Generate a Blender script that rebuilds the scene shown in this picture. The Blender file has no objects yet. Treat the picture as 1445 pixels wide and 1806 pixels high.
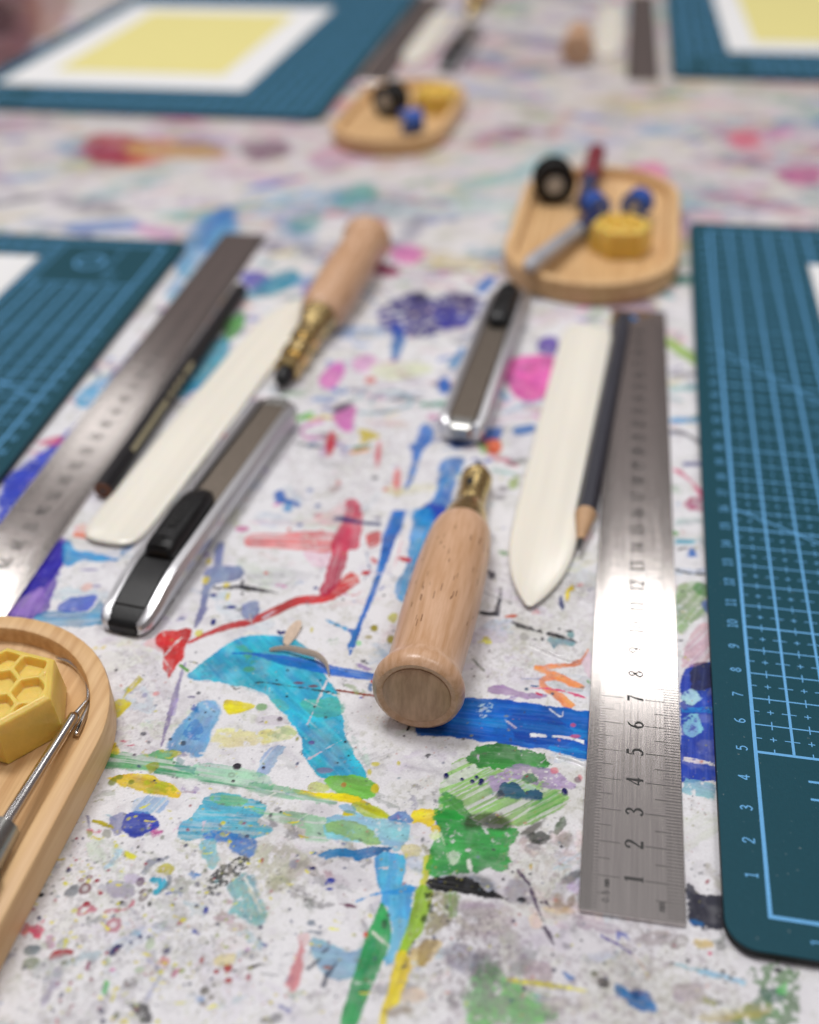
import bpy, bmesh, math, random
import numpy as np
from mathutils import Matrix, Vector

# ------------------------------------------------------------------ camera, world, lamps, exposure
CM = 0.01
SC = bpy.context.scene
COL = SC.collection
F, PITCH, ROLL, YAW = 1872.4, 0.931229, -0.024085, 0.203379      # photo pixels, radians
CAM = np.array([-5.1454, -15.3967, 22.7161])                      # cm above the table
def _rz(a): return np.array([[math.cos(a), -math.sin(a), 0], [math.sin(a), math.cos(a), 0], [0, 0, 1]])
def _rx(a): return np.array([[1, 0, 0], [0, math.cos(a), -math.sin(a)], [0, math.sin(a), math.cos(a)]])
ROT = _rz(YAW) @ _rx(PITCH) @ _rz(ROLL)
def up(px, py, h=0.0):
    """photo pixel -> point (cm) at height h above the table"""
    d = ROT @ np.array([(px - 722.5) / F, -(py - 903) / F, -1.0])
    return CAM + d * ((h - CAM[2]) / d[2])
def upv(P):
    P = np.asarray(P, float)
    d = np.stack([(P[:, 0] - 722.5) / F, -(P[:, 1] - 903) / F, -np.ones(len(P))], 1) @ ROT.T
    return CAM[:2] + d[:, :2] * (-CAM[2] / d[:, 2])[:, None]

cd = bpy.data.cameras.new('camera')
cam = bpy.data.objects.new('camera', cd); COL.objects.link(cam)
m4 = np.eye(4); m4[:3, :3] = ROT; m4[:3, 3] = CAM * CM
cam.matrix_world = Matrix(m4.tolist())
cd.sensor_fit = 'HORIZONTAL'; cd.sensor_width = 36; cd.lens = F * 36 / 1445
cd.clip_start = 0.005; cd.clip_end = 50
cd.dof.use_dof = True; cd.dof.focus_distance = 0.287; cd.dof.aperture_fstop = 6.4
SC.camera = cam

W = bpy.data.worlds.new('World'); SC.world = W; W.use_nodes = True
# a plain room: pale ceiling overhead, darker warm walls towards the horizon
_wn, _wl = W.node_tree.nodes, W.node_tree.links
_tc = _wn.new('ShaderNodeTexCoord'); _sx = _wn.new('ShaderNodeSeparateXYZ'); _cr = _wn.new('ShaderNodeValToRGB')
_wl.new(_tc.outputs['Generated'], _sx.inputs[0]); _wl.new(_sx.outputs['Z'], _cr.inputs[0])
_cr.color_ramp.elements[0].position = 0.0; _cr.color_ramp.elements[0].color = (.19, .15, .145, 1)
_cr.color_ramp.elements[1].position = 0.85; _cr.color_ramp.elements[1].color = (.47, .455, .47, 1)
_e = _cr.color_ramp.elements.new(0.42); _e.color = (.26, .215, .21, 1)
_wl.new(_cr.outputs[0], _wn['Background'].inputs[0]); _wn['Background'].inputs[1].default_value = 0.66

def panel(x, y, z, sx, sy, watts, tint=(1, 0.985, 0.975)):
    l = bpy.data.lights.new('ceiling_panel_light', 'AREA'); l.shape = 'RECTANGLE'
    l.size = sx; l.size_y = sy; l.energy = watts; l.color = tint
    o = bpy.data.objects.new('ceiling_panel_light', l); COL.objects.link(o)
    o.location = (x * CM, y * CM, z * CM)
panel(15, 227, 200, 0.64, 0.32, 4.2)
panel(-190, 200, 200, 0.5, 0.3, 3)
panel(-210, 320, 200, 0.6, 0.5, 1.6)
panel(-62, 62, 200, 0.7, 0.4, 26.5)
panel(80, 20, 200, 0.7, 0.4, 12.5)
SC.view_settings.view_transform = 'Standard'; SC.view_settings.look = 'None'
SC.view_settings.exposure = 0.0; SC.view_settings.gamma = 1.0
SC.view_settings.use_curve_mapping = False
SC.render.engine = 'CYCLES'
SC.cycles.use_denoising = True
SC.cycles.max_bounces = 8

# ------------------------------------------------------------------ helpers
def srgb(c):
    return tuple(((v / 255) / 12.92 if v / 255 <= .04045 else (((v / 255) + .055) / 1.055) ** 2.4) for v in c)

def mat(name, col, rough=0.5, metal=0.0, var=0.12, scale=(60, 60, 60), bump=0.0, bscale=None, spec=0.5,
        rvar=0.0, col2=None, thr=None, sss=0.0, coat=0.0):
    """principled material with noise-driven colour, roughness and relief (object coordinates, metres)"""
    m = bpy.data.materials.new(name); m.use_nodes = True
    nt = m.node_tree; N = nt.nodes; L = nt.links
    b = N['Principled BSDF']
    tc = N.new('ShaderNodeTexCoord')
    mp = N.new('ShaderNodeMapping'); mp.inputs['Scale'].default_value = scale
    L.new(tc.outputs['Object'], mp.inputs['Vector'])
    n = N.new('ShaderNodeTexNoise'); n.inputs['Scale'].default_value = 1; n.inputs['Detail'].default_value = 5
    n.inputs['Roughness'].default_value = 0.6
    L.new(mp.outputs[0], n.inputs['Vector'])
    r = N.new('ShaderNodeValToRGB')
    c2 = col2 or tuple(max(0, v * (1 - 2 * var)) for v in col)
    lo, hi = thr or (0.3, 0.7)
    r.color_ramp.elements[0].position = lo; r.color_ramp.elements[0].color = (*c2, 1)
    r.color_ramp.elements[1].position = hi; r.color_ramp.elements[1].color = (*col, 1)
    L.new(n.outputs['Fac'], r.inputs[0]); L.new(r.outputs[0], b.inputs['Base Color'])
    b.inputs['Metallic'].default_value = metal
    b.inputs['Specular IOR Level'].default_value = spec
    if rvar:
        mr = N.new('ShaderNodeMapRange'); mr.inputs[3].default_value = rough - rvar; mr.inputs[4].default_value = rough + rvar
        L.new(n.outputs['Fac'], mr.inputs[0]); L.new(mr.outputs[0], b.inputs['Roughness'])
    else:
        b.inputs['Roughness'].default_value = rough
    if sss:
        b.inputs['Subsurface Weight'].default_value = sss
        b.inputs['Subsurface Radius'].default_value = (1, .6, .25)
        b.inputs['Subsurface Scale'].default_value = 0.004
    if coat:
        b.inputs['Coat Weight'].default_value = coat; b.inputs['Coat Roughness'].default_value = 0.12
    if bump:
        mp2 = N.new('ShaderNodeMapping'); mp2.inputs['Scale'].default_value = bscale or scale
        L.new(tc.outputs['Object'], mp2.inputs['Vector'])
        n2 = N.new('ShaderNodeTexNoise'); n2.inputs['Scale'].default_value = 1; n2.inputs['Detail'].default_value = 4
        L.new(mp2.outputs[0], n2.inputs['Vector'])
        bp = N.new('ShaderNodeBump'); bp.inputs['Strength'].default_value = bump; bp.inputs['Distance'].default_value = 0.0004
        L.new(n2.outputs['Fac'], bp.inputs['Height']); L.new(bp.outputs[0], b.inputs['Normal'])
    return m

def mesh(name, V, Fc, m, parent=None, smooth=False, bevel=0.0, loc=None, subsurf=0, angle=None):
    """V in cm -> one mesh object in metres"""
    me = bpy.data.meshes.new(name)
    me.from_pydata([tuple(float(c) * CM for c in v) for v in V], [], [tuple(int(i) for i in f) for f in Fc])
    bm = bmesh.new(); bm.from_mesh(me); bmesh.ops.recalc_face_normals(bm, faces=bm.faces[:]); bm.to_mesh(me); bm.free()
    if smooth:
        me.polygons.foreach_set('use_smooth', [True] * len(me.polygons))
        if angle: me.set_sharp_from_angle(angle=math.radians(angle))
    me.materials.append(m)
    o = bpy.data.objects.new(name, me); COL.objects.link(o)
    if parent: o.parent = parent
    if loc is not None: o.location = tuple(c * CM for c in loc)
    if bevel:
        bv = o.modifiers.new('edge', 'BEVEL'); bv.width = bevel * CM; bv.segments = 2; bv.limit_method = 'ANGLE'
        bv.angle_limit = math.radians(40)
    if subsurf:
        s = o.modifiers.new('round', 'SUBSURF'); s.levels = s.render_levels = subsurf
    return o

def thing(name, label, cat, loc=(0, 0, 0), rotz=0.0, group=None, tilt=0.0, rot=None):
    o = bpy.data.objects.new(name, None); COL.objects.link(o); o.empty_display_size = 0.01
    o.location = tuple(c * CM for c in loc)
    o.rotation_euler = rot if rot else (tilt, 0, rotz)
    tag(o, label, cat, group); return o
def tag(o, label, cat, group=None):
    o['label'] = label; o['category'] = cat
    if group: o['group'] = group
    return o
def copy_tree(o, parent=None):
    c = o.copy(); COL.objects.link(c); c.parent = parent
    for ch in [x for x in COL.objects if x.parent == o]: copy_tree(ch, c)
    return c
def place(src, label, group, loc, rotz=0.0, rot=None):
    c = copy_tree(src); c.location = tuple(v * CM for v in loc)
    c.rotation_euler = rot if rot else (src.rotation_euler[0], 0, rotz)
    c['label'] = label; c['group'] = group; return c

def loft(sections, closed_ring=True, caps=True):
    """sections: list of equal-length lists of (x,y,z)"""
    n = len(sections[0]); V = [p for s in sections for p in s]; Fc = []
    for i in range(len(sections) - 1):
        for j in range(n if closed_ring else n - 1):
            k = (j + 1) % n
            Fc.append((i * n + j, i * n + k, (i + 1) * n + k, (i + 1) * n + j))
    if caps:
        Fc.append(tuple(range(n))[::-1]); Fc.append(tuple(range((len(sections) - 1) * n, len(sections) * n)))
    return V, Fc
def lathe(profile, seg=40, y0=0.0):
    """profile (r,y) about the local Y axis"""
    S = [[(r * math.cos(2 * math.pi * k / seg), y, r * math.sin(2 * math.pi * k / seg)) for k in range(seg)] for r, y in profile]
    return loft(S)
def box(x0, x1, y0, y1, z0, z1):
    V = [(x, y, z) for z in (z0, z1) for x, y in ((x0, y0), (x1, y0), (x1, y1), (x0, y1))]
    return V, [(3, 2, 1, 0), (4, 5, 6, 7), (0, 1, 5, 4), (1, 2, 6, 5), (2, 3, 7, 6), (3, 0, 4, 7)]
def join(*parts):
    V, Fc = [], []
    for v, f in parts:
        o = len(V); V += list(v); Fc += [tuple(i + o for i in q) for q in f]
    return V, Fc
def catmull(P, k=6, closed=False):
    P = np.asarray(P, float); n = len(P); out = []
    for i in range(n if closed else n - 1):
        if closed: a, b, c, d = P[i - 1], P[i], P[(i + 1) % n], P[(i + 2) % n]
        else: a, b, c, d = P[max(i - 1, 0)], P[i], P[i + 1], P[min(i + 2, n - 1)]
        for t in np.arange(k) / k:
            out.append(.5 * (2 * b + (c - a) * t + (2 * a - 5 * b + 4 * c - d) * t * t + (3 * b - a - 3 * c + d) * t ** 3))
    if not closed: out.append(P[-1])
    return np.array(out)
def tube(P, R, seg=10, smoothk=6):
    P = catmull(P, smoothk) if smoothk else np.asarray(P, float)
    R = np.interp(np.linspace(0, 1, len(P)), np.linspace(0, 1, len(R)), R)
    S = []
    for i, p in enumerate(P):
        t = P[min(i + 1, len(P) - 1)] - P[max(i - 1, 0)]; t /= np.linalg.norm(t)
        u = np.cross(t, (0, 0, 1.0)); u /= np.linalg.norm(u) + 1e-9; w = np.cross(u, t)
        S.append([tuple(p + R[i] * (u * math.cos(a) + w * math.sin(a))) for a in np.arange(seg) * 2 * math.pi / seg])
    return loft(S)

# ------------------------------------------------------------------ lettering as ribbons in a unit box
GL = {
 '1': [([(.3, 0), (.3, 1)], [.15, .15]), ([(.3, .98), (.1, .84)], [.06, .03]), ([(.12, .02), (.48, .02)], [.05, .05])],
 '2': [([(.1, .7), (.12, .88), (.3, .98), (.48, .86), (.48, .68), (.34, .42), (.08, .06)], [.14, .1, .06, .13, .14, .1, .05]), ([(.06, .06), (.54, .06)], [.13, .13])],
 '3': [([(.1, .82), (.28, .98), (.46, .84), (.42, .64), (.24, .53)], [.13, .06, .14, .1, .05]), ([(.24, .53), (.47, .42), (.5, .22), (.3, .02), (.08, .14)], [.05, .1, .15, .06, .13])],
 '4': [([(.4, 0), (.4, 1)], [.13, .13]), ([(.4, .98), (.04, .3)], [.05, .05]), ([(.02, .28), (.58, .28)], [.08, .08])],
 '5': [([(.14, .94), (.5, .94)], [.13, .13]), ([(.16, .94), (.12, .54)], [.05, .05]), ([(.12, .54), (.3, .62), (.48, .5), (.5, .24), (.3, .02), (.08, .12)], [.04, .08, .14, .15, .06, .12])],
 '6': [([(.48, .96), (.22, .78), (.1, .42), (.14, .14), (.3, .02), (.48, .14), (.5, .34), (.32, .52), (.14, .4)], [.06, .1, .15, .12, .06, .13, .14, .06, .06])],
 '7': [([(.06, .94), (.54, .94)], [.13, .13]), ([(.53, .94), (.34, .5), (.24, 0)], [.05, .1, .15])],
 '8': [([(.3, .54), (.12, .74), (.3, .98), (.48, .76), (.3, .54), (.08, .28), (.3, .02), (.52, .28), (.3, .54)], [.08, .12, .06, .12, .1, .14, .06, .14, .08])],
 '0': [([(.3, .98), (.1, .76), (.08, .5), (.1, .24), (.3, .02), (.5, .24), (.52, .5), (.5, .76), (.3, .98)], [.06, .12, .15, .12, .06, .12, .15, .12, .06])],
 'T': [([(.04, .95), (.56, .95)], [.1, .1]), ([(.3, .95), (.3, 0)], [.12, .12])],
 'R': [([(.1, 0), (.1, 1)], [.12, .12]), ([(.1, .95), (.4, .95), (.52, .75), (.4, .52), (.1, .5)], [.1, .1, .12, .1, .1]), ([(.3, .5), (.54, 0)], [.11, .11])],
 'J': [([(.44, 1), (.44, .25), (.3, .04), (.08, .16)], [.12, .12, .1, .1])],
 'A': [([(.04, 0), (.3, 1)], [.11, .11]), ([(.3, 1), (.56, 0)], [.11, .11]), ([(.14, .35), (.46, .35)], [.09, .09])],
 'N': [([(.08, 0), (.08, 1)], [.11, .11]), ([(.08, 1), (.52, 0)], [.11, .11]), ([(.52, 0), (.52, 1)], [.11, .11])],
 'm': [([(.06, 0), (.06, .62)], [.1, .1]), ([(.06, .5), (.2, .62), (.3, .48), (.3, 0)], [.07, .08, .09, .1]), ([(.3, .5), (.44, .62), (.56, .48), (.56, 0)], [.07, .08, .09, .1])],
 '.': [([(.24, .05), (.36, .05)], [.12, .12])],
 ' ': [],
}
GL['9'] = [([(.6 - x, 1 - y) for x, y in p], w) for p, w in GL['6']]
GL['O'] = GL['0']
def ribbon(P, w, z):
    P = catmull(P, 5) if len(P) > 2 else np.asarray(P, float)
    w = np.interp(np.linspace(0, 1, len(P)), np.linspace(0, 1, len(w)), w) / 2
    V, Fc = [], []
    for i in range(len(P)):
        t = P[min(i + 1, len(P) - 1)] - P[max(i - 1, 0)]; t /= np.linalg.norm(t) + 1e-9
        nrm = np.array([-t[1], t[0]])
        V += [(*(P[i] + nrm * w[i]), z), (*(P[i] - nrm * w[i]), z)]
        if i: k = 2 * i; Fc.append((k - 2, k - 1, k + 1, k))
    return V, Fc
def text(s, cx, cy, size, z, ang=0.0, thin=None, adv=.62, bold=1.0):
    """centred text lying flat; ang in degrees; thin = even stroke width"""
    parts = []; W_ = adv * len(s); a = math.radians(ang); zz = z
    for i, ch in enumerate(s):
        for P, w in GL[ch]:
            V, Fc = ribbon(P, [thin] * len(w) if thin else [q * bold for q in w], 0)
            R = []
            for x, y, _ in V:
                X = (x + adv * i - W_ / 2) * size; Y = (y - .5) * size
                R.append((cx + X * math.cos(a) - Y * math.sin(a), cy + X * math.sin(a) + Y * math.cos(a), zz))
            parts.append((R, Fc)); zz += 0.0004
    return join(*parts)
def hline(x0, x1, y, w, z): return ([(x0, y - w / 2, z), (x1, y - w / 2, z), (x1, y + w / 2, z), (x0, y + w / 2, z)], [(0, 1, 2, 3)])
def vline(x, y0, y1, w, z): return ([(x - w / 2, y0, z), (x + w / 2, y0, z), (x + w / 2, y1, z), (x - w / 2, y1, z)], [(0, 1, 2, 3)])

# ------------------------------------------------------------------ the paint-covered table top
def vnoise(x, y, seed):
    xi = np.floor(x).astype(np.int64); yi = np.floor(y).astype(np.int64)
    fx = x - xi; fy = y - yi; fx = fx * fx * (3 - 2 * fx); fy = fy * fy * (3 - 2 * fy)
    def h(a, b):
        v = (a * 374761393 + b * 668265263 + seed * 974634777) & 0xffffffff
        v = ((v ^ (v >> 13)) * 1274126177) & 0xffffffff
        return ((v ^ (v >> 16)) & 0xffff) / 65535.0
    a = h(xi, yi); b = h(xi + 1, yi); c = h(xi, yi + 1); d = h(xi + 1, yi + 1)
    return (a + (b - a) * fx) * (1 - fy) + (c + (d - c) * fx) * fy
def fbm(x, y, seed, o=3):
    s = 0; a = .5; t = 0
    for i in range(o):
        s = s + a * vnoise(x * 2 ** i, y * 2 ** i, seed + 17 * i); t += a; a *= .55
    return s / t
def sstep(a, b, x):
    t = np.clip((x - a) / (b - a), 0, 1); return t * t * (3 - 2 * t)

OPS = []
GAIN = 0.96
def lin(c):
    v = np.array(srgb(c)) * GAIN - .014
    g = v.mean(); v = g + 1.10 * (v - g)
    return np.clip(v, .003, .86)
VIEWS = {'z1': (180, 1080, 4.817), 'z2': (440, 1080, 4.817), 'z3': (40, 1430, 4.803), 'z4': (320, 1430, 4.803), 'z5': (580, 1430, 4.803),
         'z6': (740, 1270, 4.817), 'z7': (840, 1500, 4.817), 'z8': (1100, 1550, 4.817), 'a': (360, 820, 4.817), 'b': (520, 680, 4.817),
         'c': (560, 900, 6.02), 'd': (820, 1000, 6.02), 'e': (480, 480, 3.44), 'f': (1160, 560, 2.44), 'g': (300, 360, 2.258),
         'L': (0, 800, 5.558), 'p': (0, 0, 1)}
_seed = [1]
def add_poly(Wp, col, op=1, wear=1.0, edge=.018, rough=.05, streak=0, mott=0, dirv=None, h=.5, gl=.5, freq=5):
    _seed[0] += 1
    c = Wp.mean(0)
    if dirv is None:
        q = Wp - c; ev, U = np.linalg.eigh(q.T @ q); dirv = U[:, 1]
    dirv = dirv / (np.linalg.norm(dirv) + 1e-9)
    OPS.append(dict(k='P', P=Wp, lo=Wp.min(0) - .15 - edge, hi=Wp.max(0) + .15 + edge, col=lin(col), op=op, edge=edge, rough=rough,
                    streak=streak, mott=mott, d=dirv, h=h, gl=gl, s=_seed[0], f=freq, wear=wear))
def P(v, col, pts, smooth=True, d=None, **k):
    ox, oy, s = VIEWS[v]
    px = np.array(pts, float) / s + (ox, oy)
    if smooth: px = catmull(px, 3, True)
    Wp = upv(px)
    if d is not None:
        c = px.mean(0); q = upv(np.array([c, c + np.array(d, float) * .2 / np.linalg.norm(d) * 20])); d = q[1] - q[0]
    k.setdefault('wear', .35)
    add_poly(Wp, col, dirv=d, **k)
def S(v, col, pts, w, **k):
    """brush stroke: zoomed-pixel path, widths in photo pixels"""
    ox, oy, s = VIEWS[v]
    px = np.array(pts, float) / s + (ox, oy)
    n = len(px)
    px = catmull(px, 4) if n > 2 else px
    w = np.interp(np.linspace(0, 1, len(px)), np.linspace(0, 1, len(w)), w) / 2
    A, B = [], []
    for i in range(len(px)):
        t = px[min(i + 1, len(px) - 1)] - px[max(i - 1, 0)]; t /= np.linalg.norm(t) + 1e-9
        nn = np.array([-t[1], t[0]])
        A.append(px[i] + nn * w[i]); B.append(px[i] - nn * w[i])
    k.setdefault('rough', .03); k.setdefault('wear', .35)
    add_poly(upv(np.array(A + B[::-1])), col, **k)
def add_dot(x, y, rx, ry, ang, col, op=1, h=.6, ring=0, gl=.6, mott=0):
    _seed[0] += 1; r = max(rx, ry) * 1.6 + .03
    OPS.append(dict(k='E', lo=np.array([x - r, y - r]), hi=np.array([x + r, y + r]), c=(x, y), r=(rx, ry), a=ang, col=lin(col), op=op, h=h,
                    ring=ring, gl=gl, s=_seed[0], mott=mott))
def D(v, col, lst, **k):
    """dots: (x, y, rx, ry) in zoomed pixels"""
    ox, oy, s = VIEWS[v]
    for q in lst:
        x, y, rx = q[:3]; ry = q[3] if len(q) > 3 else rx
        w = upv(np.array([(x / s + ox, y / s + oy), ((x + rx) / s + ox, y / s + oy), (x / s + ox, (y + ry) / s + oy)]))
        a = w[1] - w[0]
        add_dot(*w[0], np.linalg.norm(a), np.linalg.norm(w[2] - w[0]), math.atan2(a[1], a[0]), col, **k)

rng = random.Random(7)
NAVY, WHITE, BLACK = (32, 36, 92), (222, 218, 220), (38, 38, 46)
# --- loose background smears over the whole table (outside the carefully traced foreground)
WASH = [(150, 190, 210), (190, 175, 205), (205, 205, 150), (170, 195, 160), (215, 175, 180), (165, 165, 172), (130, 165, 200), (185, 190, 165), (150, 145, 155)]
STRONG = [(190, 40, 90), (20, 100, 185), (45, 70, 165), (70, 55, 120), (205, 95, 165), (60, 145, 160), (40, 40, 52), (200, 60, 60), (90, 150, 80), (120, 85, 160), (30, 120, 190), (215, 190, 60)]
PASTEL = [(190, 130, 165), (120, 150, 195), (95, 160, 170), (150, 120, 165), (205, 150, 150), (120, 115, 130), (150, 175, 140), (200, 170, 190),
          (70, 125, 185), (185, 180, 165), (165, 70, 110), (90, 80, 120), (200, 185, 130), (215, 160, 175), (110, 175, 185)]
def scatter(n, x0, x1, y0, y1, lmin, lmax, opmin, opmax, avoid=None, pal=None):
    for _ in range(n):
        x = rng.uniform(x0, x1); y = rng.uniform(y0, y1)
        if avoid and avoid(x, y): continue
        L_ = rng.uniform(lmin, lmax); w = L_ * rng.uniform(.12, .5); a = rng.gauss(0, .5)
        t = np.linspace(0, 2 * math.pi, 9)[:-1]
        q = np.stack([np.cos(t) * L_ / 2 * np.array([rng.uniform(.7, 1.2) for _ in t]), np.sin(t) * w / 2 * np.array([rng.uniform(.6, 1.3) for _ in t])], 1)
        R_ = np.array([[math.cos(a), math.sin(a)], [-math.sin(a), math.cos(a)]])
        add_poly(catmull(q @ R_ + (x, y), 3, True), rng.choice(pal or PASTEL), op=rng.uniform(opmin, opmax), edge=.05, rough=.15,
                 streak=rng.choice([0, .5, .8]), mott=rng.choice([0, .4, .6]), freq=3)
near = lambda x, y: -23.5 < x < -.8 and -7 < y < 20
scatter(1250, -95, 45, 36, 125, 1.5, 9, .3, .8)
scatter(800, -95, 45, 36, 110, .7, 4.5, .4, .85, pal=STRONG)
scatter(130, -40, 12, 20, 38, .6, 3.2, .2, .6)
scatter(80, -40, 12, 17, 38, .3, 1.4, .5, .9)
scatter(330, -27, 1, 15.5, 37, .2, 1.4, .45, .9, pal=STRONG)
scatter(150, -27, 1, 13.5, 37, .8, 2.8, .2, .5, pal=STRONG + WASH)
scatter(260, -95, 45, -30, 38, .6, 5, .35, .9, near)
scatter(230, -24, -.6, -6.5, 15, .5, 2.6, .14, .42, pal=WASH)
scatter(240, -24, -.6, -6.5, 15, .08, .5, .5, .95, pal=STRONG + [(60, 60, 66)] * 6 + [(150, 150, 100)] * 3)
scatter(120, -12, -.6, -6.5, 3, .25, 1.2, .25, .6, pal=[(90, 86, 92), (120, 112, 118), (80, 100, 80), (150, 140, 120), (70, 66, 80), (150, 130, 150)])
scatter(120, -19, -8, -6.5, 2, .15, .8, .25, .6, pal=[(90, 95, 105), (140, 150, 130), (90, 150, 170), (150, 160, 90), (150, 90, 110), (110, 110, 140)])
# far accents
P('p', (96, 48, 52), [(-40, -20), (60, -20), (70, 60), (30, 110), (-40, 120)], mott=.3, op=.9, edge=.3)
P('p', (60, 40, 46), [(-40, 0), (20, 10), (20, 60), (-40, 60)], op=.8, edge=.3)
P('p', (150, 110, 100), [(50, -20), (130, -20), (100, 60), (60, 60)], op=.7, edge=.3, mott=.2)
P('p', (160, 50, 62), [(150, 242), (215, 236), (258, 250), (250, 284), (165, 288)], mott=.3, op=.85, edge=.2)
P('p', (190, 155, 105), [(225, 252), (330, 250), (395, 262), (380, 280), (240, 276)], mott=.3, op=.8, edge=.2)
P('p', (110, 66, 92), [(425, 252), (500, 248), (512, 270), (450, 284)], mott=.3, op=.75, edge=.2)
P('p', (90, 130, 190), [(120, 395), (230, 385), (240, 405), (130, 412)], mott=.3, op=.7, edge=.2)
P('p', (30, 115, 185), [(378, 372), (418, 366), (408, 420), (372, 440), (350, 430)], mott=.2, op=.85, edge=.1)
P('p', (215, 130, 165), [(1100, 300), (1155, 285), (1180, 310), (1150, 335), (1110, 325)], op=.8, edge=.2)
P('p', (180, 80, 135), [(1370, 300), (1445, 292), (1445, 325), (1390, 322)], op=.75, edge=.2)
P('p', (205, 100, 115), [(1285, 235), (1330, 230), (1345, 255), (1300, 262)], op=.7, edge=.2)
P('p', (60, 150, 150), [(590, 340), (650, 320), (665, 350), (600, 370)], op=.7, edge=.2, mott=.3)
P('p', (120, 165, 200), [(430, 350), (600, 330), (580, 372), (440, 380)], op=.6, edge=.2, mott=.5)
P('p', (175, 200, 205), [(640, 355), (900, 345), (880, 375), (650, 385)], op=.5, edge=.3, streak=.5)
P('g', (85, 80, 170), [(280, 290), (330, 265), (395, 285), (400, 320), (320, 340)], op=.85, mott=.2, edge=.08)
P('g', (55, 140, 165), [(440, 268), (512, 268), (500, 320), (400, 365), (290, 372), (330, 340)], op=.85, mott=.2, edge=.08)
P('g', (70, 140, 190), [(20, 230), (110, 60), (160, 40), (120, 150), (60, 290)], op=.75, mott=.3, edge=.1)
P('g', (80, 150, 150), [(480, 60), (590, 30), (600, 90), (500, 120)], op=.7, mott=.3, edge=.1)
P('g', (190, 45, 80), [(800, 70), (850, 60), (860, 130), (820, 160)], op=.8, edge=.1)
P('g', (120, 90, 165), [(530, 320), (580, 310), (570, 380), (530, 370)], op=.7, edge=.1)
P('g', (215, 130, 185), [(880, 180), (960, 160), (1020, 200), (960, 240), (890, 225)], op=.8, edge=.1)
P('g', (150, 150, 165), [(910, 120), (990, 40), (1040, 60), (960, 150)], op=.7, edge=.1)
P('p', (60, 60, 130), [(1180, 375), (1225, 380), (1215, 400), (1180, 395)], op=.4, edge=.1)
P('p', (60, 130, 110), [(1165, 487), (1235, 485), (1235, 500), (1165, 503)], op=.85, edge=.08)
P('p', (130, 70, 110), [(1060, 525), (1120, 520), (1160, 545), (1100, 560)], op=.5, edge=.08)
# middle distance
P('e', (66, 60, 128), [(640, 250), (720, 180), (860, 120), (960, 150), (1150, 120), (1270, 180), (1200, 300), (1100, 350), (980, 380), (860, 400), (700, 370)], mott=.42, op=.92, edge=.05, rough=.25, freq=3)
P('e', (48, 44, 80), [(840, 150), (900, 110), (950, 150), (900, 190)], op=.85, mott=.2, edge=.06)
P('e', (70, 55, 100), [(1060, 130), (1180, 130), (1240, 180), (1140, 200)], op=.75, mott=.3, edge=.06)
P('e', (55, 60, 160), [(1010, 240), (1180, 250), (1200, 310), (1080, 350), (1000, 300)], op=.7, mott=.45, edge=.06)
S('e', (40, 75, 165), [(730, 320), (800, 380)], [18, 20], op=.85, edge=.05)
S('e', (45, 115, 180), [(780, 380), (760, 440), (740, 540)], [24, 22, 10], op=.85, edge=.05)
P('e', (35, 110, 185), [(1230, 110), (1300, 30), (1360, 40), (1290, 130)], op=.9, edge=.05)
P('e', (205, 210, 150), [(600, 570), (900, 550), (970, 600), (700, 660)], op=.45, edge=.1, mott=.3)
P('e', (214, 120, 192), [(280, 670), (330, 590), (420, 540), (440, 620), (360, 715)], op=.9, mott=.15, edge=.03)
P('e', (216, 150, 200), [(480, 560), (560, 500), (640, 530), (560, 610)], op=.7, mott=.2, edge=.04)
D('e', (215, 95, 90), [(595, 655, 34, 20)], op=.85)
S('e', (135, 165, 180), [(600, 800), (630, 745), (760, 725), (850, 790), (720, 842), (530, 855)], [7, 7, 6, 6, 7, 6], op=.8, edge=.03)
S('e', (105, 170, 150), [(900, 805), (1050, 800)], [9, 11], op=.8, edge=.03)
S('e', (50, 125, 180), [(1160, 460), (1120, 530), (1080, 580)], [8, 14, 16], op=.85, edge=.03)
D('e', (0, 105, 185), [(1045, 690, 38, 55)], op=.9)
S('e', (120, 170, 210), [(1340, 700), (1445, 780)], [10, 12], op=.7)
P('p', (222, 105, 175), [(905, 632), (975, 628), (985, 660), (962, 700), (918, 706), (890, 665)], op=.92, mott=.12, edge=.03)
P('p', (95, 70, 160), [(955, 595), (985, 598), (980, 625), (950, 620)], op=.85, edge=.03)
P('p', (150, 185, 90), [(1178, 595), (1235, 630), (1235, 648), (1178, 612)], op=.85, edge=.04)
P('b', (205, 105, 178), [(310, 265), (440, 175), (535, 195), (500, 300), (480, 395), (400, 375), (340, 310)], op=.9, mott=.15)
S('b', (208, 130, 190), [(240, 300), (90, 350), (55, 400), (110, 445), (250, 440)], [8, 8, 8, 8, 5], op=.8, edge=.03)
P('b', (48, 44, 72), [(310, 215), (400, 155), (490, 140), (470, 180), (380, 225)], op=.92)
D('b', (188, 40, 66), [(305, 490, 45, 105)], op=.95)
D('b', (165, 120, 175), [(240, 560, 30, 50)], op=.5)
D('b', (208, 85, 98), [(710, 580, 24, 105)], op=.85); D('b', (224, 105, 105), [(870, 795, 34, 95)], op=.8)
P('b', (222, 202, 66), [(540, 370), (640, 385), (735, 430), (640, 465), (570, 500), (560, 430)], op=.95)
S('b', (80, 140, 90), [(500, 540), (640, 520)], [8, 8], op=.8); S('b', (225, 150, 90), [(470, 570), (640, 545)], [8, 6], op=.8)
S('b', (88, 176, 58), [(10, 295), (90, 265), (155, 240)], [6, 11, 8], op=.95)
D('b', (70, 70, 75), [(680, 785, 28, 18)], op=.8); D('b', (205, 110, 85), [(370, 825, 24, 20), (770, 885, 24, 16)], op=.8)
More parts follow.
